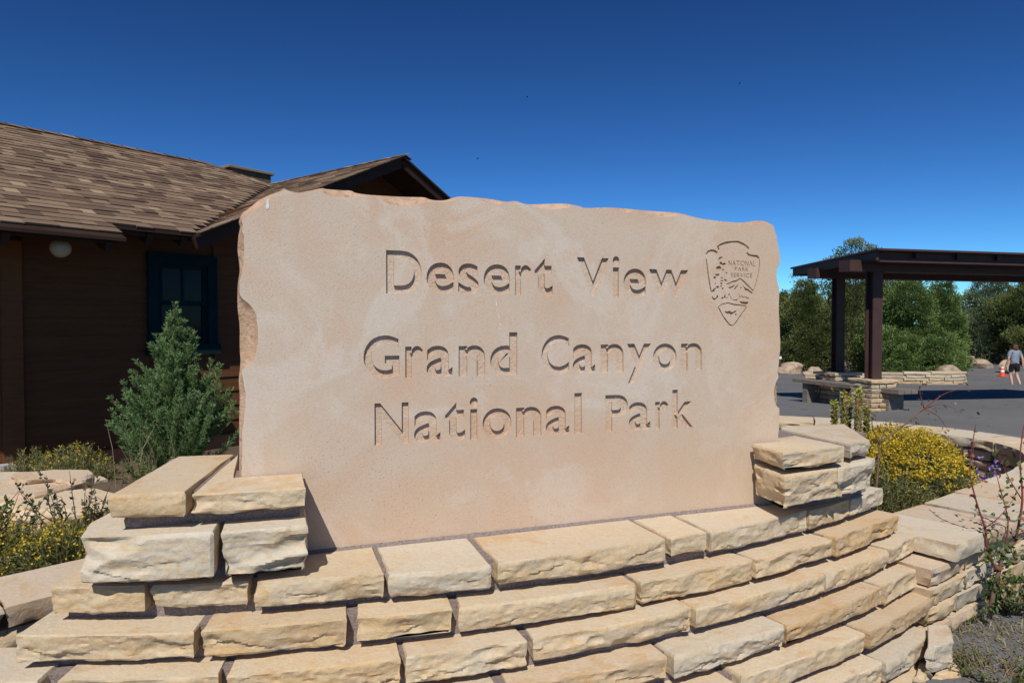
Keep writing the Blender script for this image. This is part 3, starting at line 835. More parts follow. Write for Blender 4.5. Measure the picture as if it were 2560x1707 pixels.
# treeline and lake
em.append([(310, 930), (335, 965), (362, 968), (385, 920), (398, 960), (385, 975), (365, 985), (345, 998), (322, 980)])
em.append([(430, 975), (450, 950), (460, 965), (488, 910), (495, 955), (512, 970), (540, 895), (555, 945), (575, 980), (610, 990), (640, 985), (665, 965), (640, 1002), (600, 998), (560, 975), (545, 925), (515, 982), (490, 960), (460, 975)])
em.append(stroke([(668, 930), (685, 960), (705, 940), (725, 962), (750, 945), (775, 968), (798, 970)], 9))
em.append([(668, 1008), (710, 1012), (795, 1018), (785, 1045), (735, 1048), (690, 1035)])
# bison
em.append([(475, 1138), (520, 1140), (545, 1130), (565, 1150), (590, 1148), (615, 1132), (640, 1130), (625, 1155), (600, 1165), (585, 1178), (572, 1205), (555, 1188), (545, 1170), (515, 1172), (490, 1160)])
em.append([(610, 1172), (638, 1170), (632, 1208)])
em.append(stroke([(395, 1088), (440, 1050), (520, 1030), (600, 1050), (700, 1062), (765, 1075)], 10))
em.append(stroke([(770, 1085), (720, 1150), (680, 1210), (625, 1290), (590, 1325), (550, 1318), (500, 1262), (455, 1195), (400, 1092)], 12))
for pts in em: regions.append(([E2(pts)], 0.011, ('emblem', 'mark')))
for word, x0, x1, y0, y1 in (('NATIONAL', 530, 880, 478, 545), ('PARK', 612, 792, 562, 612), ('SERVICE', 560, 840, 640, 695)):
    x = 0; gl = []
    adv = []
    for ch in word:
        lp = glyph(ch, 0.004); mnx = min(p[0] for l in lp for p in l); mxx = max(p[0] for l in lp for p in l)
        gl.append((lp, mnx, mxx, x)); x += (mxx-mnx) + 0.13
    W = x - 0.13
    for (lp, mnx, mxx, xo) in gl:
        mxy = max(p[1] for l in lp for p in l); mny = min(p[1] for l in lp for p in l)
        R = []
        for l in lp:
            R.append(E2([(x0 + (xo + p[0]-mnx)/W*(x1-x0), y1 - (p[1]-mny)/(mxy-mny)*(y1-y0) + 6*((xo+p[0]-mnx)/W)) for p in l]))
        regions.append((R, 0.006, ('emblem', 'word')))

pts2 = []; edges = []
def add_loop(L):
    b = len(pts2)
    for p in L: pts2.append(Vector((p[0], p[1])))
    for i in range(len(L)): edges.append((b+i, b+(i+1) % len(L)))
add_loop(loop)
for R, d, key in regions:
    for l in R: add_loop(l)
cv, ce, cf, *_ = delaunay_2d_cdt(pts2, edges, [], 0, 1e-6)
cvn = np.array([(v.x, v.y) for v in cv]); tri = np.array([list(f) for f in cf if len(f) == 3])
cen = cvn[tri].mean(1)
def inside(loops, pts):
    r = np.zeros(len(pts), bool)
    for l in loops:
        a = np.array(l); b = np.roll(a, -1, 0)
        for (xa, ya), (xb, yb) in zip(a, b):
            if ya == yb: continue
            c = ((ya > pts[:, 1]) != (yb > pts[:, 1])) & (pts[:, 0] < (xb-xa)*(pts[:, 1]-ya)/(yb-ya)+xa)
            r ^= c
    return r
cls = np.full(len(tri), -2)
cls[inside([loop], cen)] = -1
for i, (R, d, key) in enumerate(regions):
    a = np.array([p for l in R for p in l]); mn = a.min(0); mx = a.max(0)
    idx = np.where((cls == -1) & (cen > mn).all(1) & (cen < mx).all(1))[0]
    if len(idx):
        ins = inside(R, cen[idx]); cls[idx[ins]] = i
sign = thing('carved_stone_sign', slab_w(0.1, HB, 0.13), 'tall pink sandstone slab carved with the park name, set on the stone pedestal', 'sign')
def up(t):   # orient towards the viewer
    a, b, c = cvn[t[0]], cvn[t[1]], cvn[t[2]]
    cr = (b[0]-a[0])*(c[1]-a[1]) - (b[1]-a[1])*(c[0]-a[0])
    return (t[0], t[1], t[2]) if cr > 0 else (t[0], t[2], t[1])
# face + broken edge + back in one slab body
V = []; F = []; remap = {}
def vid(i):
    if i not in remap:
        remap[i] = len(V); V.append(slab_w(cvn[i][0], cvn[i][1], 0))
    return remap[i]
for t, c in zip(tri, cls):
    if c == -1: F.append(tuple(vid(j) for j in up(t)))
nface = len(F)
face_o = obj('slab_face', V, F, M['slab'], sign, origin=slab_w(0.1, HB, 0))
face_o['label'] = 'smooth honed front face of the slab'
# broken edge rings
V = []; F = []
rings = []
T = 0.27
prof = [(1.0, 0.0), (0.80, 0.004), (0.52, 0.011), (0.22, 0.017), (0.0, SIL), (-0.001, 0.05), (0.006, 0.09), (0.012, 0.14), (0.016, 0.20), (0.022, T)]
ringn = nsil + 2
for k, (fr_, bk) in enumerate(prof):
    for i in range(nsil):
        nrm, w = inset[i]; s = Vector(sil[i])
        if k <= 4:
            p = s + nrm*(w*fr_)
            scoop = max(0, w - 0.02)
            b = bk + scoop*0.35*(4*fr_*(1-fr_)) if 0 < k < 4 else bk
        else:
            p = s + nrm*fr_; b = bk
        if 0 < k:
            a = 0.0035 if k < 4 else (0.0 if k == 4 else 0.008)
            q = Vector((s.x*22, s.y*22, k*1.3)); p = p + nrm*(abs(noise.noise(q))*a*1.5 + 0.0)
            b += noise.noise(q*1.7)*a*0.8
        V.append(slab_w(p.x, p.y, b))
    V.append(slab_w(fr[0], zlow, bk)); V.append(slab_w(fl[0], zlow, bk))
for k in range(len(prof)-1):
    for i in range(ringn):
        j = (i+1) % ringn
        F.append((k*ringn+i, (k+1)*ringn+i, (k+1)*ringn+j, k*ringn+j))
F.append(tuple((len(prof)-1)*ringn+i for i in range(ringn)))
eo = obj('broken_edge', V, F, M['slab_edge'], sign, origin=slab_w(0.1, HB, 0), smooth=math.radians(48))
eo['label'] = 'rough broken orange edge and back of the slab'
# carved recesses: floor and walls
emblem = None
ntri = {}
for ti, t in enumerate(tri):
    for a, b in ((0, 1), (1, 2), (2, 0)):
        ntri.setdefault((min(t[a], t[b]), max(t[a], t[b])), []).append(ti)
groups = {}
for i, (R, d, key) in enumerate(regions):
    groups.setdefault(('L', i) if key[0] == 'letter' else ('E', key[1]), []).append(i)
LETT = {'D': 'capital D', 'G': 'capital G', 'C': 'capital C', 'N': 'capital N', 'V': 'capital V', 'P': 'capital P'}
emb_parent = None
for gk, ids in groups.items():
    V = []; F = []; mp = {}
    ids_set = set(ids)
    def vv(i, d):
        k = (i, round(d, 4))
        if k not in mp:
            mp[k] = len(V); V.append(slab_w(cvn[i][0], cvn[i][1], d))
        return mp[k]
    for ti in np.where(np.isin(cls, ids))[0]:
        t = up(tri[ti]); d = regions[cls[ti]][1]
        F.append(tuple(vv(j, d) for j in t))
        for a, b in ((t[0], t[1]), (t[1], t[2]), (t[2], t[0])):
            nb = [q for q in ntri[(min(a, b), max(a, b))] if q != ti]
            d2 = 0 if not nb or cls[nb[0]] < 0 else regions[cls[nb[0]]][1]
            if d2 < d:
                # wall, slightly drafted inward is not needed
                F.append((vv(a, d2), vv(b, d2), vv(b, d), vv(a, d)))
    if not F: continue
    if gk[0] == 'L':
        ch = regions[ids[0]][2][1]
        o = obj('carved_letter', V, F, M['carved'], sign, origin=None)
        o['label'] = 'carved letter ' + LETT.get(ch, ch)
    else:
        if emb_parent is None:
            emb_parent = obj('carved_emblem', V, F, M['carved'], sign)
            emb_parent['label'] = 'small carved arrowhead emblem with tree, peak and bison'
        else:
            o = obj('carved_lettering', V, F, M['carved'], emb_parent)
            o['label'] = 'small carved words inside the emblem'
# white scratch near the top left corner
a = on_slab(669, 498); b = on_slab(667, 522)
V = [slab_w(a[0]-.002, a[1], -.0012), slab_w(a[0]+.003, a[1], -.0012), slab_w(b[0]+.007, b[1]+.004, -.0012), slab_w(b[0]+.001, b[1]-.003, -.0012), slab_w(b[0]-.004, b[1]+.003, -.0012)]
obj('white_chip', V, [(0, 4, 3, 2, 1)], M['chip'], sign)
for (u0, v0, u1, v1) in ((1240, 752, 1241, 766), (1245, 784, 1248, 797), (1250, 808, 1251, 815)):
    a = on_slab(u0, v0); b = on_slab(u1, v1)
    V = [slab_w(a[0]-.001, a[1], -.001), slab_w(a[0]+.001, a[1], -.001), slab_w(b[0]+.0022, b[1]+.003, -.001), slab_w(b[0], b[1], -.001), slab_w(b[0]-.0012, b[1]+.003, -.001)]
    obj('white_chip', V, [(0, 4, 3, 2, 1)], M['chip'], sign)
# bead of grout where slab meets bench
V = []; F = []
s_a = on_slab(768, 1380)[0]; s_b = on_slab(1889, 1262)[0]
nn = 130
for i in range(nn+1):
    s = s_a + (s_b-s_a)*i/nn
    q = noise.noise(Vector((s*60, 0, 0)))
    V += [slab_w(s, HB - 0.01, -0.019), slab_w(s, HB + 0.003 + 0.002*q, -0.015), slab_w(s, HB + 0.010 + 0.003*q, -0.001)]
for i in range(nn):
    a = i*3
    F += [(a, a+3, a+4, a+1), (a+1, a+4, a+5, a+2)]
obj('mortar', V, F, M['mortar'], ped, smooth=3.2)
# ------------------------------------------------------------------ low planter walls
def path_tools(ctrl):
    P = [Vector((p[0], p[1])) for p in catmull(ctrl, 24)]
    S = [0.0]
    for a, b in zip(P, P[1:]): S.append(S[-1] + (b-a).length)
    def at(s):
        s = max(0, min(S[-1]-1e-5, s))
        i = int(np.searchsorted(S, s, side='right')) - 1
        f = (s - S[i])/max(1e-9, S[i+1]-S[i])
        p = P[i].lerp(P[i+1], f)
        a = P[max(0, i-2)]; b = P[min(len(P)-1, i+3)]
        t = (b-a).normalized()
        return p, Vector((t.y, -t.x))        # point, normal to the right of travel
    return at, S[-1]
def planter_wall(ctrl, label, ztop, zbot, seed, capw=0.38, w=0.33, res=0.02, pitch=0.088, s_from=0.0):
    at, LEN = path_tools(ctrl)
    mid = at(LEN/2)[0]
    t = thing('planter_wall', (mid.x, mid.y, zbot), label, 'garden wall', 'low planter walls')
    rnd = random.Random(seed)
    cols = [CREAM, WHITE, GREY, PINKS, TAN, CREAM, WHITE]
    def run(z0, z1, hw, lo, hi, amp, gap, jz, s=0.0):
        while s < LEN - 0.08:
            l = min(rnd.uniform(lo, hi), LEN - s)
            k = max(2, int(l/0.09))
            o_ = rnd.uniform(-0.008, 0.008); i_ = rnd.uniform(-0.008, 0.008)
            A_ = []; B_ = []
            for i in range(k+1):
                p, nn_ = at(s + gap/2 + (l-gap)*i/k)
                A_.append(tuple(p + nn_*(hw+o_))); B_.append(tuple(p - nn_*(hw+i_)))
            foot = A_ + B_[::-1]
            ar = sum(foot[i][0]*foot[(i+1) % len(foot)][1] - foot[(i+1) % len(foot)][0]*foot[i][1] for i in range(len(foot)))
            if ar < 0: foot = foot[::-1]
            c = rnd.choice(cols); jt = rnd.uniform(0.92, 1.05); c = tuple(x*jt for x in c)
            dz = rnd.uniform(-jz, jz)
            stone(t, foot, z0 + dz*0.5, z1 + dz, seed*1000 + int(s*100), c, amp=amp, res=res, zres=0.016, mat=M['block'], chip=1.2)
            s += l
    run(ztop - 0.078, ztop, capw/2, 0.26, 0.50, 0.013, 0.008, 0.005, s_from)
    z = ztop - 0.093
    while z > zbot:
        run(z - (pitch-0.012), z, w/2, 0.20, 0.42, 0.015, 0.014, 0.004)
        z -= pitch
    # mortar heart
    V = []; F = []
    k = max(6, int(LEN/0.08))
    for i in range(k+1):
        p, nn_ = at(0.36 + (LEN-0.46)*i/k)
        for sg, zz in ((1, zbot), (1, ztop - 0.05), (-1, ztop - 0.05), (-1, zbot)):
            q = p + nn_*(sg*(w/2 - 0.045)); V.append((q.x, q.y, zz))
    for i in range(k):
        for j in range(3):
            a = i*4+j; F.append((a, a+1, a+5, a+4))
    obj('mortar', V, F, M['mortar'], t)
    return t
planter_wall([(1.70, 3.05), (1.83, 3.14), (2.0, 3.26), (2.16, 3.37), (2.44, 3.57), (2.86, 3.90), (3.35, 4.28), (3.82, 4.72), (4.12, 5.22), (4.14, 5.80), (3.84, 6.40), (3.30, 6.84), (2.4, 7.16), (1.3, 7.3)],
             'low curved wall of pale stone ringing the planter right of the sign', 0.735, 0.24, 51, capw=0.42, s_from=0.15)
planter_wall([(-1.53, 2.80), (-1.86, 2.47), (-2.35, 1.95), (-2.95, 1.4)],
             'low wall with flat pale cap stones meeting the left end of the pedestal', 0.735, 0.30, 52)
# soil of the right planter
poly = [(1.9, 3.35), (2.16, 3.37), (2.44, 3.57), (2.86, 3.90), (3.35, 4.28), (3.82, 4.72), (4.12, 5.22), (4.14, 5.80), (3.84, 6.40), (3.30, 6.84), (2.4, 7.16), (1.3, 7.3), (-0.6, 4.6), (-0.9, 2.9), (0.6, 3.1)]
c0 = Vector((2.4, 5.0)); V = [(c0.x, c0.y, 0.58)]; F = []
R_ = 14; n = len(poly)
for k in range(1, R_+1):
    for (x, y) in poly:
        p = c0.lerp(Vector((x, y)), k/R_); V.append((p.x, p.y, 0.57 - 0.20*sm(4.4, 5.3, p.y) + 0.02*noise.noise(Vector((p.x*3, p.y*3, 0)))))
for i in range(n):
    j = (i+1) % n
    F.append((0, 1+i, 1+j))
    for k in range(R_-1): F.append((1+k*n+i, 1+(k+1)*n+i, 1+(k+1)*n+j, 1+k*n+j))
tag(obj('planter_soil', V, F, M['soil'], smooth=3.2), kind='structure')

# ------------------------------------------------------------------ the brown timber building
HL = at_z(490, 583, 2.67); HL = Vector((HL.x, HL.y))
hd = Vector((0.611, 0.791)).normalized(); hn = Vector((-hd.y, hd.x)); HP = 0.47; HE = 2.67
def hw_(t, r, z): return (HL.x + hd.x*t + hn.x*r, HL.y + hd.y*t + hn.y*r, z)
house = thing('timber_building', hw_(0, 2, 0.2), 'dark brown clapboard building with shingled hip and gable roof behind the sign', 'building')
OV = 0.60; RID = 3.36; TW = 2.94; TV = 2.626
def zm(r): return HE + HP*r
def zw(t): return HE + HP*t
def slab_poly(tr, zf, th):
    top = [hw_(t, r, zf(t, r)) for t, r in tr]; bot = [hw_(t, r, zf(t, r) - th) for t, r in tr]
    n = len(tr); return top + bot, [tuple(range(n)), tuple(reversed(range(n, 2*n)))] + [(i, n+i, n+(i+1) % n, (i+1) % n) for i in range(n)]
EXL, EXR, EXD = -3.13, -0.83, -0.32
parts = []
parts.append(slab_poly([(-9, 0), (0, 0), (TV, TV), (1.89, RID), (-9, RID)], lambda t, r: zm(r) - 0.01, 0.03))
parts.append(slab_poly([(EXL, EXD), (EXR, EXD), (EXR, 0.0), (EXL, 0.0)], lambda t, r: zm(r) - 0.012, 0.03))
parts.append(slab_poly([(-0.06, -0.06), (TW, -0.06), (TW, 5.2), (TV, 5.2), (TV, TV)], lambda t, r: zw(t) - 0.01, 0.03))
parts.append(slab_poly([(TW, -0.06), (5.88, -0.06), (5.88, 5.2), (TW, 5.2)], lambda t, r: zw(2*TW - t) - 0.01, 0.03))
parts.append(slab_poly([(1.89, RID), (TV, TV), (TV, 5.2), (1.89, 5.0)], lambda t, r: zm(RID) - HP*(t-1.89) - 0.01, 0.03))
parts.append(slab_poly([(-9, RID), (1.89, RID), (1.89, 6.6), (-9, 6.6)], lambda t, r: zm(2*RID - r) - 0.01, 0.03))
V, F = join(parts)
roof = obj('roof', V, F, M['fascia'], house)
roof['label'] = 'brown shingled hip and gable roof'
# shingles
SL = math.sqrt(1 + HP*HP); EXPO = 0.128
rs = random.Random(11)
from mathutils import Matrix
def plane_mat(origin, xdir, updir2, zs):
    X = Vector((xdir.x, xdir.y, 0)); Y = Vector((updir2.x, updir2.y, HP)).normalized(); Z = X.cross(Y)
    if Z.z < 0: X = -X; Z = X.cross(Y)
    return Matrix((X, Y, Z)).transposed()
def shingle_vf(w, dl, thk):
    l = EXPO + 0.03
    return [(0, -dl, thk), (w, -dl, thk), (w, l, 0.003), (0, l, 0.003), (0, -dl, -0.004), (w, -dl, -0.004), (w, l, -0.004), (0, l, -0.004)], [(0, 1, 2, 3), (7, 6, 5, 4), (4, 5, 1, 0), (5, 6, 2, 1), (6, 7, 3, 2), (7, 4, 0, 3)]
proto = []
for i in range(30):
    w = rs.uniform(0.10, 0.27); dl = rs.choice([0, 0, 0, 0.010]); thk = rs.choice([0.008, 0.011, 0.016])
    v_, f_ = shingle_vf(w - 0.004, dl, thk)
    me = make_mesh('shingle', v_, f_, tint=[rs.betavariate(3.0, 3.0)]*6); me.materials.append(M['shingle'])
    proto.append((w, v_, f_, me))
single = 0
SV = []; SF = []; ST = []
mm = plane_mat(HL, hd, hn, 0)
def put_shingle(pr, loc, mat3, individual):
    global single
    w, v_, f_, me = pr
    if individual and single < 300:
        o = bpy.data.objects.new('shingle', me)
        place(o, roof, loc); o.rotation_euler = mat3.to_euler(); single += 1
    else:
        b = len(SV)
        for q in v_:
            p = mat3 @ Vector(q); SV.append((p.x + loc[0], p.y + loc[1], p.z + loc[2]))
        SF.extend([tuple(i+b for i in q) for q in f_]); ST.extend([rs.betavariate(3.0, 3.0)]*6)
flip = (mm.col[0].xy.dot(hd) < 0)
k = -2
while True:
    r = k*EXPO/SL
    if r > RID - 0.02: break
    tmin = -6.5; tmax = (r if r < TV else 1.89 + (RID - r))
    if r < -0.001:
        if k*EXPO/SL < EXD - 0.01: k += 1; continue
        tmin, tmax = EXL, EXR
    t = tmin - rs.uniform(0, 0.2)
    if r < -0.001: t = tmin
    while t < tmax:
        pr = rs.choice(proto); w = min(pr[0], max(0.03, tmax - t))
        if w < pr[0] - 1e-6:
            v_, f_ = shingle_vf(w, 0, 0.012); pr2 = (w, v_, f_, None); ind = False
        else: pr2 = pr; ind = True
        tt = t + w if flip else t
        put_shingle(pr2, hw_(tt, r, zm(r)), mm, ind and (k < 14) and t > -2.6)
        t += w
    k += 1
# wing, left slope: courses run back along hn, rising along hd
mw = plane_mat(HL, hn, hd, 0); flw = (mw.col[0].xy.dot(hn) < 0)
k = 0
while True:
    t = k*EXPO/SL
    if t > TW - 0.02: break
    r = -0.08; rmax = min(t, TV) if t < TV else 5.0
    rmax = max(rmax, 0.05)
    while r < rmax:
        pr = rs.choice(proto); w = min(pr[0], max(0.03, rmax - r))
        v_, f_ = shingle_vf(w - 0.003, 0, rs.choice([0.009, 0.012, 0.018]))
        put_shingle((w, v_, f_, None), hw_(t, r + w if flw else r, zw(t)), mw, False)
        r += w
    k += 1
o = obj('shingle_field', np.array(SV), np.array(SF), M['shingle'], roof, tint=ST, kind='stuff')
# ridge and hip caps
def cap_run(a, b, n, wd):
    a = Vector(a); b = Vector(b)
    pr_ = []
    for i in range(n):
        p = a.lerp(b, i/n); q = a.lerp(b, (i+1.15)/n)
        d_ = (q-p).normalized(); s_ = d_.cross(Vector((0, 0, 1))).normalized()
        up_ = Vector((0, 0, 1))
        lift = 0.012
        v_ = []
        for e, lf in ((p, 0.010), (q, 0.022)):
            v_ += [tuple(e - s_*wd - up_*(wd*HP*0.85 - lf)), tuple(e + up_*lf), tuple(e + s_*wd - up_*(wd*HP*0.85 - lf))]
        pr_.append((v_, [(0, 1, 4, 3), (1, 2, 5, 4)]))
    return join(pr_)
for a_, b_, n_ in ((hw_(1.89, RID, zm(RID)), hw_(-6, RID, zm(RID)), 40), (hw_(TV, TV, zm(TV)), hw_(1.89, RID, zm(RID)), 7), (hw_(TW, -0.08, zw(TW)), hw_(TW, 5.0, zw(TW)), 30)):
    v_, f_ = cap_run(a_, b_, n_, 0.13)
    obj('ridge_cap', v_, f_, M['shingle'], roof, tint=[rs.betavariate(2, 2) for _ in range(len(f_)//2) for _ in (0, 1)], kind='stuff')
# fascias and barge boards
def board_between(name, a, b, wd, ht, mat, parent, up=(0, 0, 1)):
    v_, f_ = bar_vf(a, b, wd, ht, up); return obj(name, v_, f_, mat, parent)
board_between('fascia_board', hw_(-9, 0.08, HE-0.045), hw_(EXL, 0.08, HE-0.045), 0.03, 0.07, M['fascia'], house)
board_between('fascia_board', hw_(EXL, EXD+.09, zm(EXD)-0.035), hw_(EXR-.02, EXD+.09, zm(EXD)-0.035), 0.03, 0.06, M['fascia'], house)
board_between('fascia_board', hw_(EXR, 0.08, HE-0.045), hw_(0.02, 0.08, HE-0.045), 0.03, 0.07, M['fascia'], house)
board_between('barge_board', hw_(-0.02, 0.0, zw(-0.02)-0.10), hw_(TW, 0.0, zw(TW)-0.10), 0.035, 0.12, M['fascia'], house, (-HP*hd.x, -HP*hd.y, 1))
board_between('barge_board', hw_(2*TW+.02, 0.0, zw(-0.02)-0.10), hw_(TW, 0.0, zw(TW)-0.10), 0.035, 0.12, M['fascia'], house, (HP*hd.x, HP*hd.y, 1))
for t in (-2.9, -2.1, -1.75, -0.95, -0.45, -0.1):
    board_between('rafter_tail', hw_(t, 0.06 if not EXL < t < EXR else EXD+0.08, (HE if not EXL < t < EXR else zm(EXD))-0.10), hw_(t, OV, zm(OV)-0.13), 0.06, 0.11, M['fascia'], house)
# walls
GZ = 0.2
tt = [(-9, GZ), (5.45, GZ), (5.45, zw(0.43)-0.06), (TW, zw(TW)-0.06), (0.0, zw(0.28)-0.06), (-0.02, zm(OV)-0.06), (-9, zm(OV)-0.06)]
V = [hw_(t, OV+0.045, z) for t, z in tt] + [hw_(t, OV+0.15, z) for t, z in tt]; n = len(tt)
F = [tuple(range(n)), tuple(reversed(range(n, 2*n)))] + [(i, n+i, n+(i+1) % n, (i+1) % n) for i in range(n)]
wall = obj('wall', V, F, M['siding'], house)
V = [hw_(-9, OV+.15, GZ), hw_(-9, 6.0, GZ), hw_(-9, 6.0, HE), hw_(-9, OV+.15, HE), hw_(5.45, OV+.15, GZ), hw_(5.45, 6.0, GZ), hw_(5.45, 6.0, HE), hw_(5.45, OV+.15, HE)]
obj('side_wall', V, [(0, 1, 2, 3), (4, 7, 6, 5), (1, 5, 6, 2)], M['siding'], house)
BP = 0.172; z = 0.40; DT = -1.38; WT0, WT1, WZ0, WZ1 = -0.235, 0.545, 1.40, 2.50
def clap(t0, t1, z0, ht=BP):
    V = [hw_(t0, OV+.012, z0), hw_(t1, OV+.012, z0), hw_(t1, OV+.032, z0+ht+.02), hw_(t0, OV+.032, z0+ht+.02), hw_(t0, OV+.044, z0), hw_(t1, OV+.044, z0), hw_(t1, OV+.044, z0+ht+.02), hw_(t0, OV+.044, z0+ht+.02)]
    obj('board', V, [(0, 1, 2, 3), (7, 6, 5, 4), (0, 4, 5, 1), (3, 2, 6, 7), (1, 5, 6, 2), (0, 3, 7, 4)], M['siding'], wall)
while z < zw(TW) - 0.25:
    top = z + BP
    if z > 2.75:
        f = (z + BP - HE + 0.06)/HP
        if 2*TW - 2*f > 0.3: clap(f + 0.05, 2*TW - f - 0.05, z)
    else:
        segs = [(DT, 5.42)]
        if top > WZ0 and z < WZ1: segs = [(DT, WT0+0.02), (WT1-0.02, 5.42)]
        for a_, b_ in segs: clap(a_, b_, z)
        clap(-6.0, -2.62, z)
    z += BP
# base of the wall
V, F = bar_vf(hw_(-9, OV+.02, 0.30), hw_(5.45, OV+.02, 0.30), 0.06, 0.22)
obj('foundation', V, F, M['fascia'], house)
# door and trim
door = obj('door', *bar_vf(hw_(-2.45, OV+.03, 1.40), hw_(-1.56, OV+.03, 1.40), 0.05, 2.0), M['trim'], house)
for zz in (0.75, 1.75):
    obj('door_panel', *bar_vf(hw_(-2.32, OV+.002, zz), hw_(-1.69, OV+.002, zz), 0.02, 0.6), M['trim'], door)
obj('door_handle', *tube_vf([hw_(-1.66, OV-.0, 1.33), hw_(-1.66, OV-.05, 1.33), hw_(-1.72, OV-.06, 1.33)], 0.012), M['metal'], door)
obj('door_trim', *bar_vf(hw_(-1.475, OV+.012, 0.36), hw_(-1.475, OV+.012, 2.5), 0.17, 0.06, up=(hn.x, hn.y, 0)), M['trim'], house)
obj('door_trim', *bar_vf(hw_(-2.54, OV+.012, 0.36), hw_(-2.54, OV+.012, 2.5), 0.17, 0.06, up=(hn.x, hn.y, 0)), M['trim'], house)
obj('door_sill', *bar_vf(hw_(-2.5, OV-.04, 0.385), hw_(-1.5, OV-.04, 0.385), 0.16, 0.045), M['metal'], house)
obj('door_sill', *bar_vf(hw_(-2.55, OV-.08, 0.33), hw_(-1.45, OV-.08, 0.33), 0.2, 0.05), M['metal'], house)
# window
win = thing('window', hw_(0.15, OV, WZ0), None, None); del_ = win
win.parent = house; win.location = WORG[win.name] - WORG[house.name]
def wb(name, t0, t1, z0, z1, r, d, mat, par):
    V, F = bar_vf(hw_(t0, r, (z0+z1)/2), hw_(t1, r, (z0+z1)/2), d, z1-z0); return obj(name, V, F, mat, par)
c1, c2 = WT0+0.11, WT1-0.11
wb('frame', WT0, c1, WZ0, WZ1, OV+.0, 0.07, M['frame'], win); wb('frame', c2, WT1, WZ0, WZ1, OV+.0, 0.07, M['frame'], win)
wb('frame', c1, c2, WZ1-0.12, WZ1, OV+.0, 0.068, M['frame'], win); wb('sill', WT0-0.02, WT1+0.02, WZ0-0.03, WZ0+0.09, OV-.015, 0.10, M['frame'], win)
zmid = (WZ0+WZ1)/2
for (z0_, z1_, rr_) in ((WZ0+0.09, zmid+0.02, OV+.028), (zmid-0.02, WZ1-0.12, OV+.012)):
    wb('sash', c1, c1+0.05, z0_, z1_, rr_, 0.03, M['frame'], win); wb('sash', c2-0.05, c2, z0_, z1_, rr_, 0.03, M['frame'], win)
    wb('sash', c1+.05, c2-.05, z0_, z0_+0.045, rr_, 0.03, M['frame'], win); wb('sash', c1+.05, c2-.05, z1_-0.045, z1_, rr_, 0.03, M['frame'], win)
    wb('pane', c1+.05, c2-.05, z0_+.045, z1_-.045, rr_+.006, 0.006, M['glass'], win)
tm = (c1+c2)/2
wb('muntin', tm-0.012, tm+0.012, zmid+.03, WZ1-.165, OV+.010, 0.02, M['frame'], win)
# gable vent, chimney, lamp
wb('gable_vent', TW-0.25, TW+0.25, 3.18, 3.42, OV-.005, 0.03, M['fascia'], house)
cc = at_y(608, 440, 12.3)
ch = box('chimney', (cc.x, cc.y, 3.55), 0.80, 0.50, 0.86, M['chim'], house, ax=(hd.x, hd.y), bev=0.01)
box('chimney_cap', (cc.x, cc.y, 4.41), 0.88, 0.58, 0.05, M['chimcap'], ch, ax=(hd.x, hd.y), bev=0.008)
lp = at_y(151, 620, 6.25)
def sphere_vf(c, r, nu=20, nv=12, sz=1.0):
    V = []; F = []
    for j in range(nv+1):
        th = math.pi*j/nv
        for i in range(nu):
            a = 2*math.pi*i/nu; V.append((c[0]+r*math.sin(th)*math.cos(a), c[1]+r*math.sin(th)*math.sin(a), c[2]+r*sz*math.cos(th)))
    for j in range(nv):
        for i in range(nu):
            k = (i+1) % nu; F.append((j*nu+i, (j+1)*nu+i, (j+1)*nu+k, j*nu+k))
    return V, F
lamp = thing('porch_lamp', (lp.x, lp.y, lp.z), None, None); lamp.parent = house; lamp.location = WORG[lamp.name] - WORG[house.name]
obj('globe', *sphere_vf(lp, 0.087), M['globe'], lamp, smooth=3.2)
obj('stem', *tube_vf([(lp.x, lp.y, lp.z+0.075), (lp.x, lp.y, lp.z+0.2)], [0.03, 0.012], 10), M['black'], lamp)
# bleached log lying by the doorway
a_ = at_y(-60, 1196, 5.6); b_ = at_y(76, 1172, 5.95)
pts = [Vector(a_).lerp(Vector(b_), i/7) + Vector((0, 0, 0.006*math.sin(i*2))) for i in range(8)]
tag(obj('bleached_log', *tube_vf(pts, [0.05, 0.055, 0.052, 0.056, 0.05, 0.052, 0.046, 0.035], 10), M['log'], smooth=math.radians(50)), 'bleached grey log lying in front of the building doorway', 'log')

# ------------------------------------------------------------------ foliage helpers
def unit(A): return A/np.maximum(1e-9, np.linalg.norm(A, axis=1, keepdims=True))
def leaf_quads(C, A, L, W, r, flat=None):
    """rhombic leaves: base C, axis A, length L, width W; random roll unless a flat normal is given"""
    n = len(C)
    A = unit(A)
    R = r.normal(size=(n, 3)) if flat is None else np.asarray(flat) + r.normal(size=(n, 3))*0.35
    S = unit(np.cross(A, R))
    L = np.broadcast_to(np.asarray(L, float), (n,))[:, None]; W = np.broadcast_to(np.asarray(W, float), (n,))[:, None]
    V = np.stack([C, C + A*L*0.45 + S*W*0.5, C + A*L, C + A*L*0.45 - S*W*0.5], 1).reshape(-1, 3)
    F = np.arange(n*4).reshape(n, 4)
    return V, F
def ribbons(P0, P1, P2_, W, r):
    """thin two-segment stems as flat blades (base, middle, tip)"""
    n = len(P0); A = unit(P2_-P0); S = unit(np.cross(A, r.normal(size=(n, 3))))
    W = np.broadcast_to(np.asarray(W, float), (n,))[:, None]
    V = np.stack([P0 - S*W/2, P0 + S*W/2, P1 + S*W*0.4, P1 - S*W*0.4, P2_ + S*W*0.12, P2_ - S*W*0.12], 1).reshape(-1, 3)
    b = (np.arange(n)*6)[:, None]
    F = np.concatenate([b + np.array([0, 1, 2, 3]), b + np.array([3, 2, 4, 5])], 0)
    return V, F
def cat(L):
    V = []; F = []; b = 0
    for v, f in L:
        V.append(v); F.append(f + b); b += len(v)
    return np.concatenate(V), np.concatenate(F)
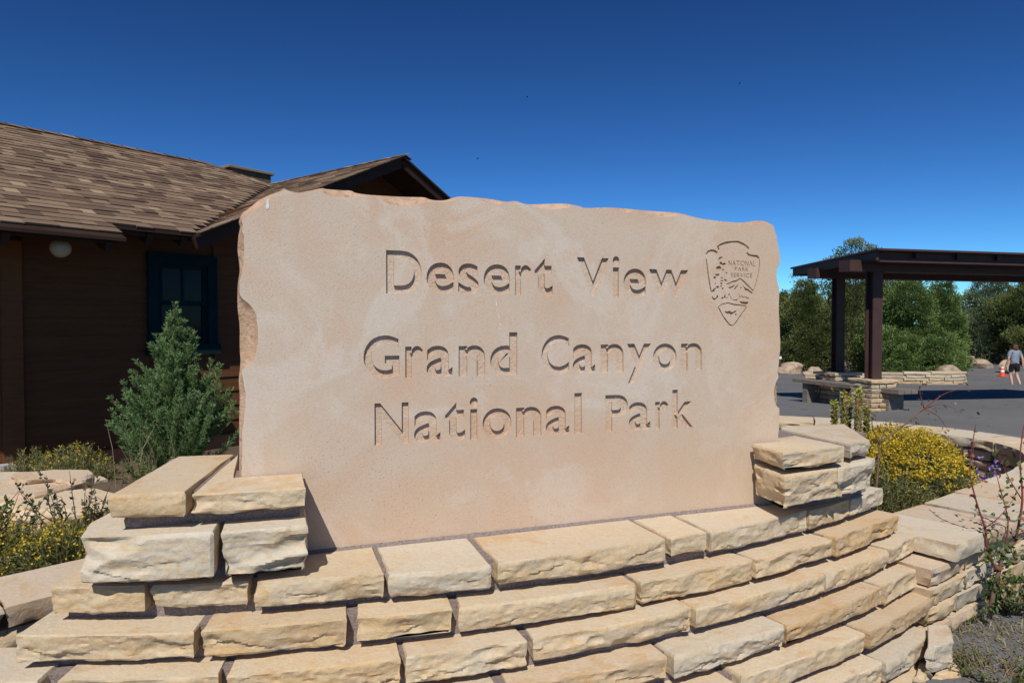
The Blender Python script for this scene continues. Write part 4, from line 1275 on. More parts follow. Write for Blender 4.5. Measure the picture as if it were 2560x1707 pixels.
def leaf_obj(name, L, mat, parent, tint=None, r=None):
    V, F = cat(L) if isinstance(L, list) else L
    if tint is None: tint = (r or rng).random(len(F))
    return obj(name, V, F, mat, parent, tint=tint)

# ------------------------------------------------------------------ juniper sapling before the building
def sapling():
    r = np.random.default_rng(21)
    base = Vector((-2.66, 5.35, 0.42))
    t = thing('juniper_sapling', base, 'young feathery juniper with pointed tips growing before the dark building', 'juniper')
    B = np.array(base)
    H = 1.45
    stems = []          # (polyline, twig length)
    def axis(p, d, L, up, n=9):
        P = [np.array(p, float)]; d = np.array(d, float)
        for i in range(n):
            d = d + np.array([0, 0, up/n]); d = d/np.linalg.norm(d); P.append(P[-1] + d*L/n)
        return P
    lead = axis(B, (0.015, 0.0, 1), H, 0.0, 16); stems.append((lead, 0.10))
    for s_, e_, hh in ((0.30, 0.12, 0.66), (0.42, -0.25, 0.50), (-0.20, 0.10, 0.52), (-0.26, -0.15, 0.40), (0.16, -0.2, 0.62), (-0.06, -0.28, 0.58), (0.52, 0.0, 0.30)):
        stems.append((axis(B + np.array([s_*0.25, e_*0.25, 0.05]), (s_*0.9, e_*0.9, 0.9), hh*1.45, 0.9, 12), 0.085))
    stems.append((axis(B + np.array([0.10, 0.0, 0.05]), (0.55, 0.0, 1.0), 0.95, 1.3, 12), 0.085))
    for k in range(330):
        f = r.random()**1.15
        h = f*H*0.93
        a = r.uniform(0, 2*math.pi)
        reach = (0.50*(1-f)**1.05 + 0.05)*r.uniform(0.45, 1.2)
        stems.append((axis(B + np.array([0.015*h, 0, h]), (math.cos(a), math.sin(a), r.uniform(0.25, 0.7)), reach*1.2, 0.75, 8), 0.075*(0.55 + 0.5*(1-f))))
    Q = []; T = []; W_ = []
    for P, tl in stems:
        P = np.array(P); seg = np.linalg.norm(np.diff(P, axis=0), axis=1); L = seg.sum()
        n = max(6, int(L/0.0062))
        u = r.random(n)**0.8; s = u*(len(P)-1.001); i = s.astype(int); fr_ = (s-i)[:, None]
        c = P[i]*(1-fr_) + P[i+1]*fr_; d = unit(P[i+1]-P[i])
        off = r.normal(size=(n, 3)); off = unit(off - d*(off*d).sum(1, keepdims=True))
        tw = unit(d*0.9 + off*0.75 + np.array([0, 0, 0.25]))
        ln = tl*(1.15 - u*0.75)*r.uniform(0.5, 1.2, n)
        # twig with its needles
        for k in range(7):
            g = k/7
            cc_ = c + tw*(ln*g)[:, None]
            nd = unit(tw + unit(r.normal(size=(n, 3)))*0.55)
            Q.append(leaf_quads(cc_, nd, r.uniform(0.016, 0.030, n), r.uniform(0.0035, 0.0062, n), r))
            T.append(np.clip(0.25 + 0.45*g + 0.25*u + r.normal(size=n)*0.15, 0, 1))
        W_.append((c, c + tw*(ln*0.5)[:, None], c + tw*(ln)[:, None]))
    leaf_obj('foliage', Q, M['l_sap'], t, tint=np.concatenate(T))
    vs = [tube_vf([tuple(p) for p in P], [max(0.002, (0.02 if j == 0 else 0.007)*(1-i/len(P))) for i in range(len(P))], 5) for j, (P, tl) in enumerate(stems[:120])]
    V, F = join(vs); obj('trunk', V, F, M['twig'], t)
sapling()

# ------------------------------------------------------------------ shrubs, flowers, grasses
def dome_bush(name, c, rx, ry, h, n, label, cat_, seed, blossom, dens=1.0, fl=12, fsz=0.011, bare=0.0, group=None):
    r = np.random.default_rng(seed)
    t = thing(name, c, label, cat_, group)
    C = np.array(c)
    a = r.uniform(0, 2*math.pi, n); q = np.sqrt(r.random(n))
    topr = np.stack([np.cos(a)*q*rx, np.sin(a)*q*ry, h*np.sqrt(np.maximum(0.04, 1-0.92*q*q))*r.uniform(0.78, 1.08, n)], 1)
    P0 = C + topr*np.array([0.25, 0.25, 0]); P2_ = C + topr
    P1 = P0*0.5 + P2_*0.5 + np.stack([np.cos(a)*0.06*q, np.sin(a)*0.06*q, -0.02*np.ones(n)], 1)
    L = [ribbons(P0, P1, P2_, 0.0045, r)]
    m = int(n*26*dens)
    i = r.integers(0, n, m); u = r.uniform(0.25, 0.97, m)[:, None]
    pc = np.where(u < 0.5, P0[i] + (P1[i]-P0[i])*u*2, P1[i] + (P2_[i]-P1[i])*(u*2-1))
    ax = unit(P2_[i]-P0[i]) + unit(r.normal(size=(m, 3)))*0.8
    L.append(leaf_quads(pc, ax, r.uniform(0.022, 0.045, m), r.uniform(0.003, 0.0065, m), r))
    leaf_obj('foliage', L, M['l_olive'], t, r=r)
    keep = np.where((r.random(n) > bare) & ((topr[:, 2] > 0.52*h) | (r.random(n) < 0.22)))[0]
    m = len(keep)*fl
    i = np.repeat(keep, fl)
    pc = P2_[i] + r.normal(size=(m, 3))*np.array([0.016, 0.016, 0.012])
    ax = unit(r.normal(size=(m, 3)) + np.array([0, 0, 1.0]))
    leaf_obj('blossom', leaf_quads(pc, ax, r.uniform(fsz*0.8, fsz*1.6, m), r.uniform(fsz*0.6, fsz*1.1, m), r), M[blossom], t, r=r)
    return t
def leafy(name, c, n, h, spread, lsz, mat, label, cat_, seed, stem='twig', lper=14, up=0.8, group=None, extra=None, lw=0.55):
    r = np.random.default_rng(seed)
    t = thing(name, c, label, cat_, group)
    C = np.array(c); tubes = []; Q = []
    for k in range(n):
        a = r.uniform(0, 2*math.pi); d = np.array([math.cos(a)*spread, math.sin(a)*spread, up]); d /= np.linalg.norm(d)
        L = h*r.uniform(0.55, 1.1); P = [C + np.array([math.cos(a), math.sin(a), 0])*spread*0.08]
        for j in range(6):
            d = d + r.normal(size=3)*0.13 + np.array([0, 0, 0.06]); d /= np.linalg.norm(d); P.append(P[-1] + d*L/6)
        tubes.append(tube_vf([tuple(p) for p in P], [0.0045*(1-0.13*j) for j in range(7)], 4))
        P = np.array(P); m = lper
        s = r.uniform(0.12, 0.999, m)*6; i = s.astype(int); f = (s-i)[:, None]
        pc = P[i]*(1-f) + P[i+1]*f
        ax = unit(r.normal(size=(m, 3)) + np.array([0, 0, 0.5]))
        Q.append(leaf_quads(pc, ax, r.uniform(0.6, 1.2, m)*lsz, r.uniform(0.7, 1.2, m)*lsz*lw, r))
    V, F = join(tubes); obj('stem', V, F, M[stem], t, kind='stuff')
    leaf_obj('leaves', Q, M[mat], t, r=r)['kind'] = 'stuff'
    if extra:
        tips = np.concatenate([v for v, f in Q]).reshape(-1, 4, 3)[:, 2]
        mat2, cnt, sz = extra
        i = r.integers(0, len(tips), cnt); m = cnt*5
        pc = tips[np.repeat(i, 5)] + r.normal(size=(m, 3))*0.006
        leaf_obj('blossom', leaf_quads(pc, unit(r.normal(size=(m, 3)) + np.array([0, -0.3, 0.6])), sz, sz*0.7, r), M[mat2], t, r=r)
    return t
def tuft(c, n, h, spread, mat, label, seed, w=0.005, group=None, name='grass_tuft', cat_='grass'):
    r = np.random.default_rng(seed)
    C = np.array(c); a = r.uniform(0, 2*math.pi, n); q = r.random(n)
    q = np.sqrt(q)*r.uniform(0.5, 1.2, n)
    P0 = C + np.stack([np.cos(a)*q*spread*0.8, np.sin(a)*q*spread*0.8, np.zeros(n)], 1)
    hh = h*r.uniform(0.25, 1.1, n); a2 = r.uniform(0, 2*math.pi, n); q2 = r.uniform(0.1, 0.55, n)*min(spread, h*1.6)
    P2_ = P0 + np.stack([np.cos(a2)*q2, np.sin(a2)*q2, hh], 1)
    P1 = P0 + (P2_-P0)*np.array([0.35, 0.35, 0.62])
    V, F = ribbons(P0, P1, P2_, w, r)
    o = obj(name, V, F, M[mat], None, tint=r.random(len(F)))
    return tag(o, label, cat_, group, 'stuff')
PZ = 0.56
# right planter
c = at_z(2268, 1275, PZ); 
dome_bush('rabbitbrush', (2.44, 4.32, PZ), 0.46, 0.42, 0.47, 820, 'big rounded rabbitbrush full of yellow blossom in the right planter', 'bush', 31, 'l_yellow', 1.1, 22, 0.0115)
dome_bush('rabbitbrush', (2.22, 4.05, PZ), 0.30, 0.24, 0.30, 260, 'straw coloured spent skirt of bush at the foot of the yellow rabbitbrush', 'bush', 32, 'l_olive', 1.4, 6, 0.010, bare=0.3)
dome_bush('rabbitbrush', (2.13, 4.62, PZ), 0.16, 0.14, 0.38, 110, 'small yellow bush behind the right pier below the seed stalks', 'bush', 33, 'l_yellow', 1.0, 12, 0.010)
leafy('aster', (3.02, 4.62, PZ - 0.06), 46, 0.40, 0.75, 0.022, 'l_dark', 'low aster bush dotted with purple flowers beside the far planter wall', 'aster', 34, extra=('l_purple', 240, 0.019))
leafy('ground_cover', (3.25, 5.1, PZ - 0.10), 60, 0.22, 0.9, 0.024, 'l_dark', 'low dark foliage on the soil below the far planter wall', 'plant', 36)
leafy('ground_cover', (2.15, 3.78, PZ), 30, 0.17, 0.9, 0.018, 'l_green', 'low green leafy patch at the foot of the yellow bush by the wall', 'plant', 35)
def stalk(u, vtop, Y, label, seed, r0=0.020):
    r = np.random.default_rng(seed)
    p = at_y(u, vtop, Y); b = np.array([p.x - 0.01, Y, PZ]); e = np.array([p.x, Y, p.z])
    t = thing('seed_stalk', b, label, 'plant', 'upright seed stalks behind the right pier')
    n = 900; u_ = r.random(n); a = r.uniform(0, 2*math.pi, n)
    pc = b + (e-b)*u_[:, None] + np.stack([np.cos(a)*r0*0.7, np.sin(a)*r0*0.7, np.zeros(n)], 1)
    ax = np.stack([np.cos(a), np.sin(a), r.uniform(0.1, 0.9, n)], 1)
    obj('stem', *tube_vf([tuple(b + (e-b)*i/6) for i in range(7)], [r0*0.8]*6 + [r0*0.5], 8), M['drystem'], t, smooth=3.2)
    obj('seed_pods', *leaf_quads(pc, ax, r.uniform(0.010, 0.017, n), 0.009, r), M['l_olive'], t, tint=np.clip(0.1 + 0.9*u_*r.random(n), 0, 1))
    m = 90; a = r.uniform(0, 2*math.pi, m); uu = r.uniform(0.72, 1.02, m)
    pc = b + (e-b)*uu[:, None]; ax = np.stack([np.cos(a), np.sin(a), r.uniform(0.2, 1.0, m)], 1)
    obj('flower_tips', *leaf_quads(pc, ax, r.uniform(0.02, 0.04, m), 0.018, r), M['l_lime'], t, tint=r.random(m))
stalk(2087, 1008, 4.15, 'short upright seed stalk nearest the sign slab', 41, 0.015)
stalk(2112, 985, 4.25, 'second upright seed stalk from the slab, tipped with pale yellow flowers', 42)
stalk(2122, 1000, 4.35, 'upright seed stalk close behind the second one from the slab', 43, 0.016)
stalk(2147, 978, 4.22, 'tallest upright seed stalk behind the right pier', 44)
stalk(2168, 1022, 4.3, 'thin short seed stalk next to the yellow bush', 45, 0.014)
def red_plant(segs, label, seed, leafmat='l_red', nleaf=70, lsz=0.02, name='red_stemmed_plant', base=None, leaf2=None, lowk=9.0):
    r = np.random.default_rng(seed)
    tubes = []; Q = []; Q2 = []
    for (pts, r0, mt) in segs:
        P = [at_y(*p) for p in pts]
        P = [Vector(q) for q in catmull([tuple(p) for p in P], 5)]
        tubes.append((mt, tube_vf(P, [r0*(1-0.75*i/len(P)) for i in range(len(P))], 5), P))
    b = tubes[0][2][0]
    t = thing(name, b, label, 'plant')
    for mt, vf, _ in tubes: obj('stem', vf[0], vf[1], M[mt], t, smooth=3.2)
    allp = np.array([p for _, _, P in tubes for p in P[2:]])
    if nleaf:
        pw = np.exp(-(allp[:, 2]-allp[:, 2].min())/lowk); pw /= pw.sum(); i = r.choice(len(allp), nleaf, p=pw)
        leaf_obj('leaves', leaf_quads(allp[i] + r.normal(size=(nleaf, 3))*0.016, unit(r.normal(size=(nleaf, 3)) + np.array([0, 0, 0.3])), r.uniform(0.6, 1.2, nleaf)*lsz, lsz*0.55, r), M[leafmat], t, r=r)
    if leaf2:
        mt, k, sz = leaf2; i = r.integers(0, len(allp), k)
        leaf_obj('leaves', leaf_quads(allp[i] + r.normal(size=(k, 3))*0.02, unit(r.normal(size=(k, 3)) + np.array([0, 0, 0.3])), r.uniform(0.6, 1.2, k)*sz, sz*0.6, r), M[mt], t, r=r)
    return t
Y = 3.85
red_plant([([(2190, 1240, Y), (2196, 1150, Y), (2200, 1105, Y)], 0.009, 'twig'), ([(2200, 1105, Y), (2250, 1070, Y), (2300, 1028, Y), (2330, 1005, Y)], 0.006, 'twig'), ([(2199, 1110, Y), (2180, 1060, Y), (2190, 1030, Y)], 0.005, 'twig'),
           ([(2300, 1030, Y), (2360, 985, Y), (2420, 968, Y)], 0.003, 'redtwig'), ([(2300, 1028, Y), (2350, 1010, Y), (2405, 1030, Y)], 0.003, 'redtwig'), ([(2310, 1020, Y), (2300, 970, Y), (2330, 955, Y)], 0.003, 'redtwig'),
           ([(2310, 1022, Y), (2345, 1040, Y), (2370, 1075, Y)], 0.003, 'redtwig'), ([(2198, 1108, Y), (2215, 1070, Y), (2212, 1035, Y)], 0.003, 'twig'), ([(2250, 1070, Y), (2300, 1060, Y), (2345, 1066, Y)], 0.003, 'twig'), ([(2190, 1040, Y), (2140, 1005, Y), (2075, 1030, Y)], 0.003, 'twig'), ([(2185, 1050, Y), (2120, 985, Y), (2055, 965, Y), (2045, 985, Y)], 0.0025, 'redtwig')],
          'branching plant with thin red arching stems above the yellow bush', 46, 'l_olive', 90, 0.022)
Y = 3.12
red_plant([([(2474, 1545, Y), (2486, 1470, Y), (2500, 1420, Y), (2512, 1380, Y), (2540, 1350, Y), (2575, 1330, Y)], 0.012, 'twig'), ([(2495, 1430, Y), (2470, 1380, Y), (2462, 1320, Y), (2440, 1250, Y), (2425, 1180, Y), (2430, 1120, Y), (2440, 1060, Y)], 0.006, 'redtwig'),
           ([(2500, 1420, Y), (2540, 1390, Y), (2580, 1385, Y)], 0.005, 'twig'), ([(2540, 1350, Y), (2556, 1250, Y), (2550, 1150, Y), (2560, 1060, Y)], 0.006, 'redtwig'), ([(2512, 1380, Y), (2520, 1300, Y), (2500, 1220, Y), (2490, 1180, Y)], 0.004, 'redtwig'),
           ([(2486, 1470, Y), (2530, 1450, Y), (2575, 1460, Y)], 0.004, 'twig'), ([(2556, 1250, Y), (2520, 1190, Y), (2495, 1130, Y)], 0.003, 'redtwig'), ([(2462, 1320, Y), (2500, 1290, Y), (2540, 1240, Y)], 0.003, 'redtwig')],
          'tall leafy shrub with thorny red brown stems before the low right wall', 47, 'l_green', 280, 0.034, 'leafy_shrub', leaf2=('l_red', 50, 0.026), lowk=0.22)
def gp(u, v, z=0.305): p = at_z(u, v, z); return (p.x, p.y, z)
leafy('green_weed', gp(2530, 1520), 80, 0.26, 0.95, 0.032, 'l_green', 'bright green weed around the foot of the leafy shrub', 'weed', 48, lw=0.4)
leafy('green_weed', gp(2420, 1490), 30, 0.20, 0.9, 0.026, 'l_dark', 'small dark weed at the foot of the low right wall', 'weed', 49)
leafy('green_weed', gp(2585, 1440), 60, 0.34, 0.8, 0.034, 'l_green', 'green weed cut by the right edge before the low wall', 'weed', 53, lw=0.45)
for i, (u, v, n_, hh, sp, lb) in enumerate([(2392, 1585, 70, 0.06, 0.13, 'dry grass tuft at the right end of the pedestal'), (2490, 1570, 80, 0.05, 0.16, 'dry straw spread below the leafy shrub'), (2500, 1670, 90, 0.06, 0.18, 'brownish grass clump at the lower right edge of the pavement'), (2420, 1660, 50, 0.05, 0.12, 'sparse straw beside the lowest pedestal stones'), (2550, 1610, 50, 0.05, 0.14, 'straw scattered on the asphalt at the right edge')]):
    tuft(gp(u, v), n_, hh, sp, 'l_dry', lb, 60+i, 0.004)
leafy('green_weed', gp(2480, 1690), 46, 0.11, 0.95, 0.018, 'l_green', 'small green weed on the asphalt in the lower right corner', 'weed', 50, lw=0.35)
leafy('green_weed', gp(2385, 1540), 34, 0.11, 0.95, 0.018, 'l_green', 'little green weed between pedestal end and low right wall', 'weed', 54, lw=0.4)
# leaf litter
r = np.random.default_rng(99); n = 420
uu = r.uniform(2380, 2600, n); vv_ = r.uniform(1540, 1720, n)
P_ = np.array([gp(a_, b_, 0.309) for a_, b_ in zip(uu, vv_)]); ax_ = np.stack([r.normal(size=n), r.normal(size=n), r.uniform(0, 0.25, n)], 1)
tag(obj('leaf_litter', *leaf_quads(P_, ax_, r.uniform(0.008, 0.03, n), r.uniform(0.004, 0.014, n), r, flat=(0, 0, 1)), M['l_dry'], tint=r.random(n)), 'dry leaf litter on the asphalt by the right wall', 'leaf litter', kind='stuff')
tuft((3.0, 7.9, 0.25), 420, 0.34, 0.55, 'l_olive', 'olive grass clump beyond the far planter wall near the slab', 70, 0.006)
tuft((4.9, 6.4, 0.27), 260, 0.30, 0.35, 'l_olive', 'wispy grass beyond the far planter wall at the right edge', 71, 0.005)
# left garden
dome_bush('rabbitbrush', (-1.98, 3.02, 0.56), 0.26, 0.22, 0.26, 240, 'yellow blossoming bush behind the low left wall', 'bush', 80, 'l_yellow', 1.4, 9, 0.010, bare=0.5)
dome_bush('rabbitbrush', (-2.35, 3.0, 0.56), 0.24, 0.22, 0.28, 200, 'yellow bush cut by the left edge of the picture', 'bush', 81, 'l_yellow', 1.4, 9, 0.010, bare=0.55)
dome_bush('rabbitbrush', (-1.72, 3.12, 0.56), 0.20, 0.18, 0.24, 150, 'grey straw bush between the yellow bush and the pedestal', 'bush', 82, 'l_olive', 1.3, 5, 0.010, bare=0.5)
leafy('leafy_weed', (-2.28, 3.55, 0.57), 30, 0.42, 0.7, 0.026, 'l_dark', 'dark green weed with brown seed heads beside the big rock', 'weed', 83)
leafy('leafy_weed', (-1.92, 3.55, 0.57), 26, 0.36, 0.7, 0.026, 'l_dark', 'dark green weed just left of the left pier', 'weed', 84)
leafy('leafy_weed', (-2.75, 3.45, 0.57), 30, 0.36, 0.8, 0.030, 'l_green', 'light green weed at the left edge of the picture', 'weed', 85)
leafy('leafy_weed', (-2.02, 3.22, 0.57), 40, 0.30, 0.8, 0.026, 'l_green', 'fresh green weed among the yellow flowers left of the pier', 'weed', 94, lw=0.45)
leafy('leafy_weed', (-2.5, 3.2, 0.57), 44, 0.32, 0.8, 0.028, 'l_green', 'dense green weed between the big rock and the low left wall', 'weed', 95, lw=0.45)
leafy('mallow', (-2.14, 3.32, 0.57), 14, 0.26, 0.5, 0.022, 'l_green', 'little plant with orange red flowers in the left garden', 'flower', 86, extra=('l_poppy', 5, 0.022))
leafy('green_weed', (-2.5, 4.75, 0.55), 40, 0.28, 0.7, 0.035, 'l_green', 'bright green plants at the foot of the juniper sapling', 'weed', 87, lw=0.4)
leafy('green_weed', (-2.15, 4.6, 0.55), 26, 0.24, 0.7, 0.03, 'l_green', 'green plant between the juniper and the left pier', 'weed', 88, lw=0.4)
dome_bush('rabbitbrush', (-3.35, 5.2, 0.45), 0.30, 0.28, 0.34, 220, 'loose olive yellow bush in shade against the dark wall', 'bush', 89, 'l_yellow', 1.2, 5, 0.011, bare=0.6)
dome_bush('rabbitbrush', (-3.95, 5.6, 0.36), 0.24, 0.22, 0.34, 150, 'small olive bush beside the bleached log', 'bush', 90, 'l_yellow', 1.2, 4, 0.011, bare=0.7)
leafy('climbing_weed', (-1.60, 2.36, 0.33), 10, 0.36, 0.35, 0.022, 'l_dark', 'thin weed growing up the face of the low left wall', 'weed', 91, lper=9)
leafy('climbing_weed', (-1.78, 2.26, 0.33), 12, 0.40, 0.35, 0.024, 'l_green', 'taller thin weed before the low left wall at the picture edge', 'weed', 92, lper=9)
tuft((-2.66, 4.9, 0.5), 60, 0.5, 0.3, 'l_dry', 'tall dry grass beside the juniper trunk', 93, 0.004)
# rocks in the left garden
def rock(c, sx, sy, sz, label, seed, mat='boulder', cat_='rock', group=None, rot=0.0, flat=0.0, sub=(28, 18)):
    V, F = sphere_vf((0, 0, 0), 1.0, *sub)
    out = []
    r = random.Random(seed); o = Vector((r.uniform(-50, 50),)*3)
    pl = [(Vector((r.gauss(0, 1), r.gauss(0, 1), r.gauss(0, 0.8))).normalized(), r.uniform(0.62, 0.9)) for _ in range(9)]
    for v in V:
        d = Vector(v).normalized(); rad = 1.0
        for nn_, h_ in pl:
            q = d.dot(nn_)
            if q > 0.01: rad = min(rad, h_/q)
        rad = rad*(1 + 0.10*fbm((d.x*1.6+o.x, d.y*1.6+o.y, d.z*2.5+o.z), 4)) 
        p = d*rad
        if flat and p.z > flat: p.z = flat + (p.z-flat)*0.12 + 0.02*noise.noise(Vector((p.x*3, p.y*3, o.x)))
        x = p.x*sx; y = p.y*sy
        out.append((c[0] + x*math.cos(rot) - y*math.sin(rot), c[1] + x*math.sin(rot) + y*math.cos(rot), c[2] + p.z*sz))
    ob = obj('boulder' if cat_ == 'rock' else cat_, out, F, M[mat], None, smooth=math.radians(42))
    return tag(ob, label, cat_, group)
def ledge_rock(pts, layers, label, seed, cols):
    c_ = sum((Vector(p) for p in pts), Vector((0, 0)))/len(pts)
    t = thing('ledge_rock', (c_.x, c_.y, layers[0][0]), label, 'rock')
    for i, (z0, z1, sc_) in enumerate(layers):
        r_ = random.Random(seed+i)
        f = [tuple(c_ + (Vector(p)-c_)*(sc_*r_.uniform(0.93, 1.05))) for p in pts]
        stone(t, f, z0, z1, seed+i, cols[i % len(cols)], amp=0.045, res=0.022, zres=0.018, chip=1.2, name='rock_layer')
def broken_ledge(spec, label, seed):
    t = thing('ledge_rock', (spec[0][0], spec[0][1], 0.42), label, 'rock')
    for i, (x, y, lx, ly, z0, z1, an) in enumerate(spec):
        r_ = random.Random(seed*31+i); f = []
        for k in range(7):
            a_ = 2*math.pi*k/7; q = r_.uniform(0.82, 1.12)
            px_, py_ = math.cos(a_)*lx*q, math.sin(a_)*ly*q
            f.append((x + px_*math.cos(an) - py_*math.sin(an), y + px_*math.sin(an) + py_*math.cos(an)))
        stone(t, f, z0, z1, seed*31+i, r_.choice([PINKS, CREAM, GREY, PINKS]), amp=0.05, res=0.02, zres=0.018, chip=1.2, name='rock_layer')
broken_ledge([(-2.95, 4.10, 0.55, 0.40, 0.40, 0.58, 0.1), (-2.62, 4.02, 0.34, 0.26, 0.56, 0.67, -0.2), (-3.15, 4.20, 0.36, 0.28, 0.565, 0.70, 0.3), (-2.98, 4.40, 0.30, 0.16, 0.66, 0.735, 0.1), (-2.42, 4.18, 0.20, 0.17, 0.50, 0.62, 0.6)], 'big broken tan ledge rock in the left garden', 41)
broken_ledge([(-3.6, 5.0, 0.52, 0.26, 0.36, 0.50, 0.05), (-3.25, 4.95, 0.26, 0.2, 0.46, 0.56, 0.3), (-3.85, 5.05, 0.3, 0.2, 0.48, 0.575, -0.1)], 'long flat tan ledge rock behind the big broken one', 43)
rock((-2.18, 4.15, 0.56), 0.22, 0.17, 0.12, 'small pointed tan rock left of the left pier', 123, 'flag', rot=0.5, flat=0.5)
rock((-2.02, 3.95, 0.55), 0.20, 0.16, 0.10, 'grey flat stone beside the small pointed rock', 124, 'boulder', rot=-0.3, flat=0.4)
rock((-2.45, 4.55, 0.56), 0.16, 0.12, 0.08, 'pale little stone among the green plants', 125, 'flag')
# ------------------------------------------------------------------ open shelter
def gz(x, y): return ground_z(max(x, 0.7), y)
rd = Vector((0.97, 0.243)).normalized()
A0 = at_z(2195, 623, 3.0); B0_ = at_z(1976, 671, 2.95)
A0 = Vector((A0.x, A0.y)); B0_ = Vector((B0_.x, B0_.y))
shel = thing('open_shelter', (6.8, 12.7, gz(6.8, 12.7)), 'open dark brown steel shelter with flat roof over the car park', 'shelter')
def roof_poly(pts, z0s, th):
    n = len(pts); V = [(p.x, p.y, z) for p, z in zip(pts, z0s)] + [(p.x, p.y, z-th) for p, z in zip(pts, z0s)]
    return V, [tuple(range(n)), tuple(reversed(range(n, 2*n)))] + [(i, n+i, n+(i+1) % n, (i+1) % n) for i in range(n)]
LR = 8.0
pts = [A0, A0 + rd*LR, B0_ + rd*LR, B0_]
V, F = roof_poly(pts, [3.02, 3.02, 2.97, 2.97], 0.035); sroof = obj('roof', V, F, M['steel'], shel)
ins = (B0_-A0).normalized()
def sbar(name, p, q, w, h, par=None, mat='steel'):
    v_, f_ = bar_vf(p, q, w, h); return obj(name, v_, f_, M[mat], par or shel)
def v3(p, z): return (p.x, p.y, z)
sbar('fascia', v3(A0 + ins*0.20 + rd*0.05, 2.905), v3(A0 + rd*LR + ins*0.20, 2.905), 0.05, 0.16)
sbar('fascia_lip', v3(A0 + ins*0.13 + rd*0.10, 2.81), v3(A0 + rd*LR + ins*0.13, 2.81), 0.09, 0.03)
sbar('fascia', v3(B0_ - ins*0.04 + rd*0.06, 2.86), v3(B0_ + rd*LR - ins*0.04, 2.86), 0.05, 0.15)
sbar('rake', v3(A0 + ins*0.10 + rd*0.06, 2.90), v3(B0_ - ins*0.08 + rd*0.06, 2.865), 0.05, 0.15)
for k in range(1, 9):
    sbar('purlin', v3(A0 + rd*k*0.9 + ins*0.1, 2.925), v3(B0_ + rd*k*0.9 - ins*0.1, 2.88), 0.06, 0.09)
b1 = at_z(2111, 662, 2.79); b2 = at_z(2030, 678, 2.80)
b1 = Vector((b1.x, b1.y)); b2 = Vector((b2.x, b2.y))
bm1 = sbar('beam', v3(b1, 2.77), v3(b1 + rd*LR, 2.77), 0.28, 0.20); bm2 = sbar('beam', v3(b2, 2.76), v3(b2 + rd*LR, 2.76), 0.28, 0.20)
def column(p, z0, z1, w):
    ay = Vector((-rd.y, rd.x))
    pr = []
    for s_ in (-1, 1):
        c_ = p + ay*(s_*(w/2 - 0.012)); v_, f_ = box_vf((c_.x, c_.y, z0), w, 0.024, z1-z0, (rd.x, rd.y)); pr.append((v_, f_))
    v_, f_ = box_vf((p.x, p.y, z0), 0.05, w - 0.05, z1-z0, (rd.x, rd.y)); pr.append((v_, f_))
    V, F = join(pr); return obj('column', V, F, M['steel'], shel)
def on_beam(u, b):
    lo, hi = 0, 8
    for _ in range(40):
        m = (lo+hi)/2; q = b + rd*m
        if 1280 + F_PX*q.x/q.y < u: lo = m
        else: hi = m
    return b + rd*lo
c1_ = on_beam(2184, b1); c2_ = on_beam(2095, b2)
column(c1_, 0.70, 2.67, 0.20); column(c2_, 0.70, 2.66, 0.18)
column(c1_ + rd*6.6, 0.0, 2.67, 0.20); column(c2_ + rd*6.6, 0.0, 2.66, 0.18)
def pier(c, z0, ztop, w0, w1, label, seed, res=0.03, grp='stone piers under the shelter columns'):
    t = thing('stone_pier', (c.x, c.y, z0), label, 'stone pier', grp)
    r = random.Random(seed); ay = Vector((-rd.y, rd.x))
    z = z0 - 0.02; top = ztop - 0.06
    H = top - z; n = 6
    for k in range(n):
        za = z + H*k/n; zb_ = z + H*(k+1)/n - 0.016
        w = w0 + (w1-w0)*(0.0 if k < 2 else (0.55 + 0.45*k/n))
        for side in range(4):
            L = 0; dirs = [(rd, -ay), (ay, rd), (-rd, ay), (-ay, -rd)][side]
            d_, nn_ = dirs
            x = -w/2
            while x < w/2 - 0.03:
                l = min(r.uniform(0.13, 0.30), w/2 - x)
                if w/2 - x - l < 0.06: l = w/2 - x
                a = c + d_*(x + 0.008) + nn_*(w/2); b = c + d_*(x + l - 0.008) + nn_*(w/2)
                f = [tuple(a), tuple(b), tuple(b - nn_*0.10), tuple(a - nn_*0.10)]
                ar = sum(f[i][0]*f[(i+1) % 4][1] - f[(i+1) % 4][0]*f[i][1] for i in range(4))
                if ar < 0: f = f[::-1]
                cl = r.choice([CREAM, TAN, PINKS, GREY, OCHRE]); jt = r.uniform(0.85, 1.0); cl = tuple(q*jt for q in cl)
                stone(t, f, za, zb_, seed*100 + k*17 + side*5 + int(x*50), cl, amp=0.012, res=res, zres=0.03, mat=M['block_far'])
                x += l
    f = [tuple(c + rd*sx*(w1/2+.03) + ay*sy*(w1/2+.03)) for sx, sy in ((-1, -1), (1, -1), (1, 1), (-1, 1))]
    stone(t, f, ztop - 0.06, ztop, seed, TAN, amp=0.015, res=res, zres=0.02, mat=M['block_far'], name='cap_stone')
    V, F = box_vf((c.x, c.y, z0), w1*0.8, w1*0.8, ztop-z0-0.03, (rd.x, rd.y)); obj('mortar', V, F, M['mortar'], t)
pier(c1_, gz(c1_.x, c1_.y), 0.715, 0.66, 0.52, 'stepped stone pier at the foot of the near shelter column', 141)
pier(c2_, gz(c2_.x, c2_.y), 0.74, 0.62, 0.60, 'shaded stone pier at the foot of the far shelter column', 142)
